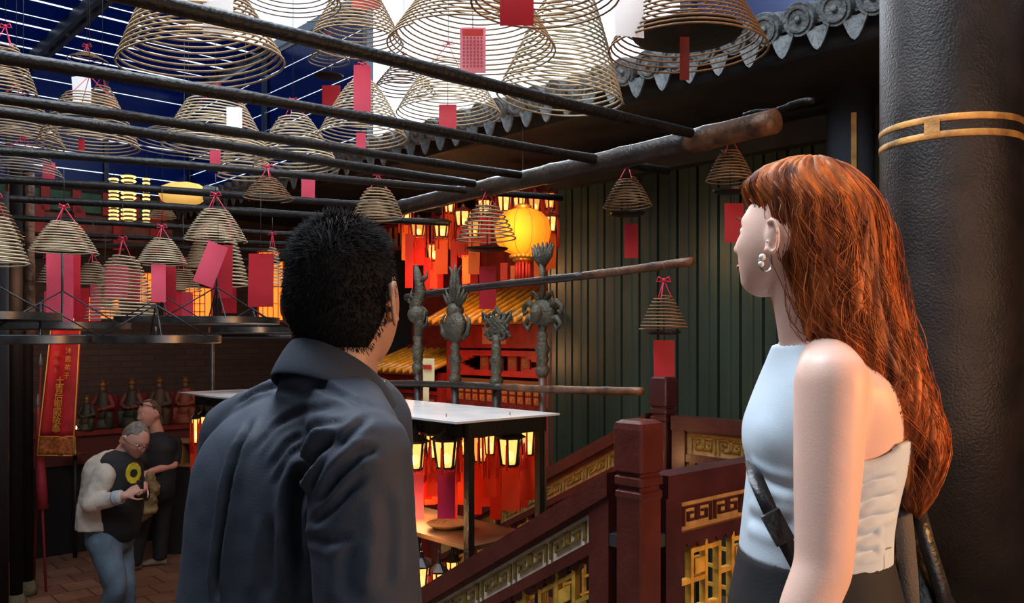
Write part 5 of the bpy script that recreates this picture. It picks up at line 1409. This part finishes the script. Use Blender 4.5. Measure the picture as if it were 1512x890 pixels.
    for i in range(260):   # flyaways
        a = rnd.uniform(0,2*PI); v0 = rnd.uniform(.1,.7)
        paths.append(lock_path(a, v0, min(1.04, v0+.4), rnd.uniform(1.02,1.12), .5, rnd.uniform(0,6), rnd.uniform(-.3,.3), 14))
    # face opening: drop strands crossing the face and ear on the near side
    fc = [(1085,300),(1104,282),(1122,300),(1134,345),(1137,395),(1142,440),(1080,460)]
    st = strands(paths, .00085)
    o2 = obj('loose_strands', st, HR, hobj, True)
    MATS['red_hair'] = HR
    # ---- shoulder bag
    LB = mat('black_leather', (.014,.013,.013), .35, bump=.15, bscale=90)
    bc = P(1350, 960, Yw+.02)
    g = thing('shoulder_bag', P(1350, 1040, Yw+.02), 'black leather shoulder bag on a long strap at the woman\'s back', 'bag')
    rowsb = []
    for y, xl, xr, hd in interp_rows([(800,1334,1362,.03),(850,1322,1384,.045),(900,1312,1410,.055),(980,1312,1424,.06),(1040,1320,1420,.05),(1060,1340,1400,.02)], 3):
        rowsb.append((P((xl+xr)/2, y, Yw+.02), Vector((1,0,0)), Vector((0,1,0)), (xr-xl)/2/F*Yw, hd, .7))
    m = M(); rings_to(m, rowsb, 28); obj('bag_body', m, LB, g, True)
    def strap(pts, w, m_, name, th=.0022, up=Vector((0,1,0))):
        pts = [P(*p) for p in pts]; mm = M(); rg = []
        for i, p in enumerate(pts):
            d = (pts[min(i+1,len(pts)-1)]-pts[max(i-1,0)]).normalized(); s = d.cross(up).normalized(); n = s.cross(d).normalized()
            rg.append([p+s*w/2+n*th, p-s*w/2+n*th, p-s*w/2-n*th, p+s*w/2-n*th])
        mm.loft(rg); return obj(name, mm, m_, g, True)
    strap([(1330,735,Yw-.03),(1336,790,Yw-.04),(1342,860,Yw-.045),(1345,930,Yw-.04)], .034, mat('grey_webbing',(.10,.085,.075),.8,bump=.3,bscale=200), 'grey_strap')
    strap([(1352,740,Yw-.02),(1368,800,Yw-.035),(1390,870,Yw-.04),(1404,930,Yw-.04)], .028, LB, 'black_strap')
    strap([(1108,688,Yw+.03),(1116,706,Yw-.085),(1135,750,Yw-.100),(1158,796,Yw-.118),(1186,850,Yw-.128),(1230,900,Yw-.14),(1290,940,Yw-.13),(1330,960,Yw-.05)], .026, LB, 'crossbody_strap', .003, up=Vector((.15,1,0)))
    m = M().box(P(1148,778,Yw-.118), (Vector((.45,-.1,-.88)).normalized(),Vector((.88,0,.45)).normalized(),Vector((0,1,0))), (.028,.017,.005)); obj('strap_buckle', m, LB, g)
    m = M().tube([P(1304,800,Yw-.09),P(1305,840,Yw-.095),P(1302,862,Yw-.095)], .0016, 6).tube([P(1304,812,Yw-.09),P(1316,808,Yw-.09)], .0014, 6); obj('dangling_zip_cord', m, mat('cord_pale',(.4,.38,.33),.6), g)
woman()

# ---------------- two visitors below
def figure(px_h, y_h, Y, floor, face_deg, label, J, skin, scale=1.0, head_pitch=0, head_yaw=0, top=None, hair=None):
    pass
def visitor_front():
    Y = 6.5; s_ = F/Y; r = None
    base = P(165, 500, Y); base.z = FLOOR
    r = thing('person', base, 'grey-haired man in glasses and open pale shirt over black tee, looking down at his hands', 'person')
    fd = Vector((.86,-.50,0)).normalized(); la = Vector((-fd.y, fd.x, 0))     # la = his left (away)
    hc = P(200, 648, Y)
    ang = math.atan2(fd.y, fd.x)-PI/2
    mx = Matrix.Translation(hc) @ Matrix.Rotation(ang, 4, 'Z') @ Matrix.Rotation(math.radians(-32), 4, 'X')
    b = M(); head_mesh(b, mx, 1.18)
    nb_ = P(176, 678, Y+.02); b.seg(nb_, mx @ Vector((0,-.03,-.06)), .07, .062, 16)
    sR = P(155,702,Y-.17); sL = P(182,696,Y+.17); hip = P(163,792,Y)
    b.seg(P(170,698,Y), P(168,750,Y), .15, .14, 20, (1.25,1.2), la); b.seg(P(168,750,Y), hip, .14, .15, 20, (1.2,1.2), la)
    eR = P(134,744,Y-.24); wR = P(184,732,Y-.30); eL = P(176,742,Y+.22); wL = P(213,716,Y-.02)
    for a_, e_, w_ in ((sR,eR,wR),(sL,eL,wL)): b.seg(a_, e_, .058, .046, 14); b.seg(e_, w_, .045, .030, 14)
    hand_mesh(b, wR, P(206,718,Y-.26)-wR, Vector((-.2,-1,.3)), 1.0, .55, 1); hand_mesh(b, wL, P(205,722,Y-.16)-wL, Vector((.5,-.6,.5)), 1.0, .6, -1)
    for k, (kx, ax_) in enumerate(((165,152),(178,180))):
        dy = -.10 if k == 0 else .10
        hp_ = P(152 if k == 0 else 174, 796, Y+dy); kn = P(kx+8, 868, Y+dy-.05); an = P(ax_, 934, Y+dy); b.seg(hp_, kn, .09, .06, 14); b.seg(kn, an, .06, .04, 14)
    o = obj('body', b, SKINP, r, True); remesh(o, .009, 3)
    eyes(r, mx, 1.18)
    # hair ring: grey sides and crown
    m = M(); rg = []
    for i in range(9):
        t = .05+i*.2; rg.append([mx @ (Vector((.080*math.sin(t_)*math.cos(a), (.100 if math.sin(a) < 0 else .083)*math.sin(t_)*math.sin(a), .120*math.cos(t_)))*1.18) for a in [2*PI*k/28 for k in range(28)] for t_ in [min(t, (1.75 if math.sin(a) < .15 else .95))]])
    m.loft(rg); o = obj('hair', m, mat('grey_hair',(.16,.14,.12),.7,var=.4,vscale=40), r, True)
    add_noise(o, .006, 60)
    # glasses
    m = M()
    for q in (-1, 1): m.tube([mx @ (Vector((.031*q+.022*math.cos(a), .105-.1*abs(.022*math.cos(a)), .008+.017*math.sin(a)))*1.18) for a in [2*PI*k/14 for k in range(14)]], .0022, 5, closed=True); m.tube([mx @ (Vector((.053*q,.100,.012))*1.18), mx @ (Vector((.082*q,.05,.012))*1.18), mx @ (Vector((.086*q,-.015,.006))*1.18)], .002, 5)
    m.tube([mx @ (Vector((-.009,.107,.010))*1.18), mx @ (Vector((.009,.107,.010))*1.18)], .002, 5)
    obj('glasses', m, IRON, r, True)
    # black tee
    m = M().seg(P(176,690,Y), P(178,745,Y-.02), .155, .155, 22, (1.2,1.15), la); m.seg(P(178,745,Y-.02), P(174,778,Y), .155, .155, 22, (1.15,1.1), la)
    o = obj('tee_shirt', m, mat('black_tee',(.012,.012,.014),.8), r, True); remesh(o, .011, 4)
    # yellow print on the tee: a disc with a dark centre standing just proud of the chest
    c = P(196,698,Y-.215); 
    obj('yellow_print', M().lathe(c, [(.001,.0),(.062,.0),(.064,.010),(.001,.010)], 11, axis=fd).xf(Matrix.Translation(c) @ Matrix.Scale(1.25,4,Z) @ Matrix.Translation(-c)), mat('yellow_print',(.62,.50,.02),.7,var=.3,vscale=20), r)
    obj('print_centre', M().lathe(c+fd*.012, [(.001,.0),(.032,.0),(.03,.004),(.001,.004)], 9, axis=fd), mat('black_tee',(.012,.012,.014),.8), r)
    # open shirt
    SH = mat('pale_linen_shirt', (.52,.47,.40), .75, var=.12, vscale=6, bump=.2, bscale=90)
    m = M().seg(P(163,694,Y+.02), P(156,745,Y+.01), .165, .175, 26, (1.25,1.2), la); m.seg(P(156,745,Y+.01), P(154,780,Y), .175, .185, 26, (1.2,1.15), la, flat=True)
    m.seg(P(166,690,Y), sR, .09, .085, 16); m.seg(P(170,690,Y), sL, .09, .08, 16)
    m.seg(sR, eR, .085, .075, 18); m.seg(eR, wR.lerp(eR,.16), .074, .05, 18); m.seg(sL, eL, .08, .07, 18); m.seg(eL, wL.lerp(eL,.16), .068, .048, 18)
    o = obj('open_shirt', m, SH, r, True); remesh(o, .010, 5)
    off = rootloc(r); import bmesh
    bm = bmesh.new(); bm.from_mesh(o.data); kill = []; cc_ = P(160,730,Y); 
    for f in bm.faces:
        p = f.calc_center_median()+off; d = p-cc_; fr = d.dot(fd); sd = d.dot(la)
        if fr > .10 and -.075 < sd < .095 and p.z < P(0,680,Y).z and (p-wR).length > .13 and (p-wL).length > .13: kill.append(f)
    bmesh.ops.delete(bm, geom=kill, context='FACES'); bm.to_mesh(o.data); bm.free()
    displace(o, lambda co, n: .012*noise.noise(Vector((co.x*9,co.y*9,co.z*5)))+.005*noise.noise(co*24))
    sdm = o.modifiers.new('th','SOLIDIFY'); sdm.thickness = .006
    m = M().tube([mx @ Vector((-.06,-.05,-.13)), nb_+Vector((-.04,-.06,.045)), nb_+Vector((-.075,.02,.05)), nb_+Vector((-.03,.09,.045))], [.015,.022,.024,.018], 8)
    obj('shirt_collar', m, SH, r, True)
    obj('cuff', M().seg(wR.lerp(eR,.28), wR.lerp(eR,.10), .056, .052, 18, flat=True), mat('blue_cuff',(.40,.45,.52),.75), r, True)
    # jeans
    JN = mat('blue_jeans', (.10,.15,.20), .8, var=.35, vscale=5, bump=.2, bscale=120)
    m = M().seg(P(162,780,Y), P(163,798,Y), .15, .155, 20, (1.2,1.2), la)
    for k, (kx, ax_) in enumerate(((165,152),(178,180))):
        dy = -.10 if k == 0 else .10
        hp_ = P(154 if k == 0 else 172, 800, Y+dy); kn = P(kx+6, 866, Y+dy-.05); an = P(ax_+2, 932, Y+dy); m.seg(hp_, kn, .118, .085, 18); m.seg(kn, an, .085, .078, 18, flat=True)
    o = obj('jeans', m, JN, r, True); remesh(o, .012, 4); displace(o, lambda co, n: .010*noise.noise(Vector((co.x*12,co.y*12,co.z*9))))
    for k, ax_ in enumerate((152,180)):
        s = M(); a_ = P(ax_,934,Y+(-.10 if k == 0 else .10)); a_.z = FLOOR+.003; shoe(s, a_-fd*.05, fd, 1.1); obj('shoe', s, mat('brown_shoe',(.08,.04,.02),.5), r, True)
    # thing in his hands
    t = solo('camera_lens_cap', M().box(P(207,716,Y-.24), (fd,la,Z), (.022,.014,.034)), mat('dark_plastic',(.02,.02,.02),.35), 'small dark object held in the grey-haired man\'s hands', 'handheld object')
visitor_front()
def visitor_back():
    Y = 8.5; base = P(222, 500, Y); base.z = FLOOR
    r = thing('person', base, 'balding man in black shirt and black trousers standing behind the grey-haired man', 'person')
    fd = Vector((-.62,-.78,0)).normalized(); la = Vector((-fd.y, fd.x, 0))
    hc = P(221,610,Y); ang = math.atan2(fd.y, fd.x)-PI/2
    mx = Matrix.Translation(hc) @ Matrix.Rotation(ang, 4, 'Z') @ Matrix.Rotation(math.radians(-8), 4, 'X'); hs = 1.22
    b = M(); head_mesh(b, mx, hs); b.seg(P(232,640,Y+.05), mx @ Vector((0,-.02,-.06)), .07, .062, 14)
    sa = P(212,656,Y-.10)+Vector((-.02,0,0)); sb = P(256,654,Y+.10)
    b.seg(P(234,664,Y), P(232,715,Y), .15, .14, 18, (1.35,1.2), la)
    ea = P(204,690,Y-.18); wa = P(214,712,Y-.30); eb = P(256,686,Y-.05); wb = P(222,696,Y-.28)
    b.seg(sa, ea, .055,.044,12); b.seg(ea, wa, .043,.030,12); b.seg(sb, eb, .055,.046,12); b.seg(eb, wb, .045,.031,12)
    hand_mesh(b, wa, P(216,726,Y-.32)-wa, Vector((-.5,-1,0)), 1.0, .6, 1); hand_mesh(b, wb, P(206,702,Y-.34)-wb, Vector((-.1,-.8,.6)), 1.0, .6, -1)
    for k, (hx, kx, kyy, ax_, ay) in enumerate(((218,209,772,198,838),(240,238,770,236,832))):
        dy = -.08 if k == 0 else .12; b.seg(P(hx,715,Y+dy), P(kx,kyy,Y+dy), .09,.06,12); an = P(ax_,ay,Y+dy); an.z = FLOOR+.09; b.seg(P(kx,kyy,Y+dy), an, .06,.04,12)
    o = obj('body', b, SKINP, r, True); remesh(o, .010, 3); eyes(r, mx, hs)
    m = M(); rg = []
    for i in range(7):
        t = .35+i*.22; rg.append([mx @ (Vector((.080*math.sin(t_)*math.cos(a), .100*math.sin(t_)*math.sin(a), .119*math.cos(t_)))*hs) for a in [2*PI*k/24 for k in range(24)] for t_ in [min(t, (1.7 if math.sin(a) < .1 else .5))]])
    m.loft(rg); obj('hair', m, mat('short_brown_hair',(.12,.07,.04),.7,var=.4,vscale=40), r, True)
    m = M()
    for q in (-1, 1): m.sphere(mx @ (Vector((.030*q,.072,.092))*hs), (.026,.012,.018), 10, 8, mx=mx.to_3x3())
    m.tube([mx @ (Vector((-.085,-.02,.05))*hs), mx @ (Vector((-.06,.06,.088))*hs), mx @ (Vector((0,.086,.095))*hs), mx @ (Vector((.06,.06,.088))*hs), mx @ (Vector((.085,-.02,.05))*hs)], .004, 6)
    obj('sunglasses_on_head', m, mat('dark_plastic',(.02,.02,.02),.35), r, True)
    TM = mat('black_cotton', (.014,.014,.018), .8, var=.2, vscale=6)
    m = M().seg(P(234,660,Y), P(232,722,Y), .17, .165, 22, (1.3,1.2), la); m.seg(P(236,656,Y), sa, .085,.08,14); m.seg(P(236,656,Y), sb, .085,.085,14)
    m.seg(sa, sa.lerp(ea,.7), .08,.07,16); m.seg(sb, sb.lerp(eb,.75), .085,.075,16)
    o = obj('black_shirt', m, TM, r, True); remesh(o, .012, 4); displace(o, lambda co, n: .010*noise.noise(co*9))
    m = M().seg(P(229,712,Y), P(229,724,Y), .15,.155, 18, (1.3,1.2), la)
    for k, (hx, kx, kyy, ax_, ay) in enumerate(((218,209,772,198,838),(240,238,770,236,832))):
        dy = -.08 if k == 0 else .12; m.seg(P(hx+1,726,Y+dy), P(kx,kyy,Y+dy), .115,.085,16); an = P(ax_,ay,Y+dy); an.z = FLOOR+.06; m.seg(P(kx,kyy,Y+dy), an, .085,.07,16, flat=True)
    o = obj('trousers', m, mat('black_trousers2',(.012,.012,.014),.8), r, True); remesh(o, .013, 4)
    for k, (ax_, dy, dd) in enumerate(((198,-.08,Vector((-.5,-.85,0))),(236,.12,Vector((-.9,-.3,0))))):
        s = M(); a_ = P(ax_,500,Y+dy); a_.z = FLOOR+.003; shoe(s, a_-dd.normalized()*.05, dd, 1.1); obj('shoe', s, mat('grey_suede_shoe',(.22,.17,.12),.7), r, True)
    # jacket/bag he carries
    g = thing('cloth_bag', P(217,770,Y-.34), 'crumpled yellow-brown patterned cloth bag held by the man in black', 'bag')
    m = M().seg(P(224,716,Y-.33), P(214,752,Y-.34), .07,.10,18,(1,.7),Vector((0,1,0))); m.seg(P(214,752,Y-.34), P(208,768,Y-.34), .09,.04,14); m.seg(P(222,700,Y-.30), P(224,725,Y-.32), .05,.07,14)
    o = obj('cloth_body', m, mat('camo_cloth',(.38,.27,.11),.8,vscale=14,c2=(.10,.08,.04),var=.1), g, True); remesh(o, .012, 2)
    displace(o, lambda co, n: .03*noise.noise(co*13)+.012*noise.noise(co*30))
    obj('camera_body', M().box(P(210,728,Y-.40), (Vector((1,0,0)),Vector((0,1,0)),Z), (.07,.04,.05)).lathe(P(210,728,Y-.44), [(.001,0),(.035,0),(.038,.05),(.001,.05)], 16, axis=Vector((-.3,-1,0))), mat('dark_plastic',(.02,.02,.02),.35), g)
visitor_back()

SUB = {'key_fretwork':'key_board','scalloped_apron':'under_rail','tile_ridges':'roof_deck','collar':'shirt','shirt_collar':'open_shirt','cuff':'open_shirt','yellow_print':'tee_shirt','print_centre':'tee_shirt',
 'hanging_hook':'canopy','bulb':'glass_panels','ribs':'silk_body','gold_band':'shaft','gilt_stripe':'shaft','brass_hinge':'leaf','printing':'printed_tag','tag_header':'printed_tag','strap_buckle':'crossbody_strap','flame':'cup',
 'heading':'upper_sheet','streamer_string':'paper_streamer','bare_end':'culm','brace':'rod','piping':'cloth','inscription':'cloth|board','turned_socket':'shaft','gilt_panel':'tablet_body','gilt_inset':'panel_body','eyebrow':'body','lips':'body','eye':None,'dangling_zip_cord':'bag_body','lamp_bulb':'silk_body','furled_cloth':'pole'}
for o in list(bpy.data.objects):
    k = o.name.split('.')[0]; par = o.parent
    if par is None or par.parent is not None or not SUB.get(k): continue
    if any(c.type != 'MESH' for c in o.children) : continue
    if o.children: continue
    for want in SUB[k].split('|'):
        c = [x for x in par.children if x.name.split('.')[0] == want]
        if c: o.parent = c[0]; break
for o in list(bpy.data.objects):
    if o.name.startswith('tag_string') and o.parent:
        tags_ = [x for x in o.parent.children if x.name.split('.')[0] in ('prayer_tag','printed_tag','rust_strip')]
        strs = [x for x in o.parent.children if x.name.startswith('tag_string')]
        if tags_:
            c0_ = sum((v.co for v in o.data.vertices), Vector())/len(o.data.vertices)
            o.parent = min(tags_, key=lambda x: min((v.co-c0_).length for v in x.data.vertices))
#@@LIGHTS
# ------------------------------------------------------------ light
sc = bpy.context.scene
w = bpy.data.worlds.new('sky'); sc.world = w; w.use_nodes = True
bg = w.node_tree.nodes['Background']; bg.inputs[0].default_value = (.80,.88,1,1); bg.inputs[1].default_value = 1.5
def area(name, loc, target, sx, sy, power, c):
    l = bpy.data.lights.new(name, 'AREA'); l.shape = 'RECTANGLE'; l.size = sx; l.size_y = sy; l.energy = power; l.color = c
    o = bpy.data.objects.new(name, l); col.objects.link(o); o.location = loc
    o.rotation_euler = (Vector(target)-Vector(loc)).to_track_quat('-Z', 'Y').to_euler(); return o
def point(name, loc, power, c, r=.05):
    l = bpy.data.lights.new(name, 'POINT'); l.energy = power; l.color = c; l.shadow_soft_size = r
    o = bpy.data.objects.new(name, l); col.objects.link(o); o.location = loc; return o
area('skylight_fill', R(-4.6,-2.75,5.0), R(-4.3,-2.9,0), 3.2, 2.6, 380, (.80,.90,1))  # added lamp over the unseen roof gap, brightens the couple
area('clerestory_daylight', R(.9,1.8,5.2), R(-3.4,-.6,2.0), 5.5, 1.6, 520, (.85,.93,1))
area('doorway_daylight', R(-4.7,-9.0,1.7), R(-4.2,-4.0,1.3), 2.8, 2.2, 20, (1,.93,.86))
W_ = (1,.50,.18)
point('big_lantern_light', P(772,342,6.1)-Vector((0,.35,0)), 9, (1,.55,.2), .15)
for dz_ in (-.07,0,.07): point('big_lantern_bulb', bl+Vector((-.03,-.085,dz_)), [.22,.5,.22][int(dz_/.07)+1], (1,.55,.2), .02)
point('shrine_fill', R(-.75,.9,2.05), 20, (1,.5,.2), .1)  # added point light to warm the shrine roof, no lamp body
point('shrine_fill_low', R(-.9,.8,1.2), 9, (1,.45,.18), .1)  # added low point light for the shrine front, no lamp body
point('near_frame_light', R(-3.33,-2.45,.62), 3.2, W_, .08)
point('near_frame_light', R(-3.0,-2.1,.70), 6.0, W_, .08)
point('far_frame_light', R(-2.95,-.6,.72), 4, W_, .1)
point('altar_light', R(-2.6,4.4,1.4), 3, (1,.6,.3), .1)
point('hall_lamp', R(-3.6,2.6,1.95), 20, (1,.55,.3), .15)
point('platform_lamp', (2.1,.8,1.55), 125, (1,.45,.14), .2)
point('low_frame_light', R(-3.06,-2.0,.0), 3, W_, .08)

cam = bpy.data.cameras.new('camera'); co = bpy.data.objects.new('camera', cam); col.objects.link(co)
co.location = (0,0,CAMZ); co.rotation_euler = (PI/2,0,0); cam.sensor_width = 36; cam.lens = F/1512*36; cam.shift_y = 55/1512
cam.clip_start = .05
sc.camera = co
sc.view_settings.view_transform = 'Standard'; sc.view_settings.look = 'None'; sc.view_settings.gamma = 1; sc.view_settings.exposure = 0
sc.view_settings.use_curve_mapping = False
sc.cycles.use_denoising = True
sc.cycles.max_bounces = 8; sc.cycles.transparent_max_bounces = 24
sc.cycles.sample_clamp_indirect = 4
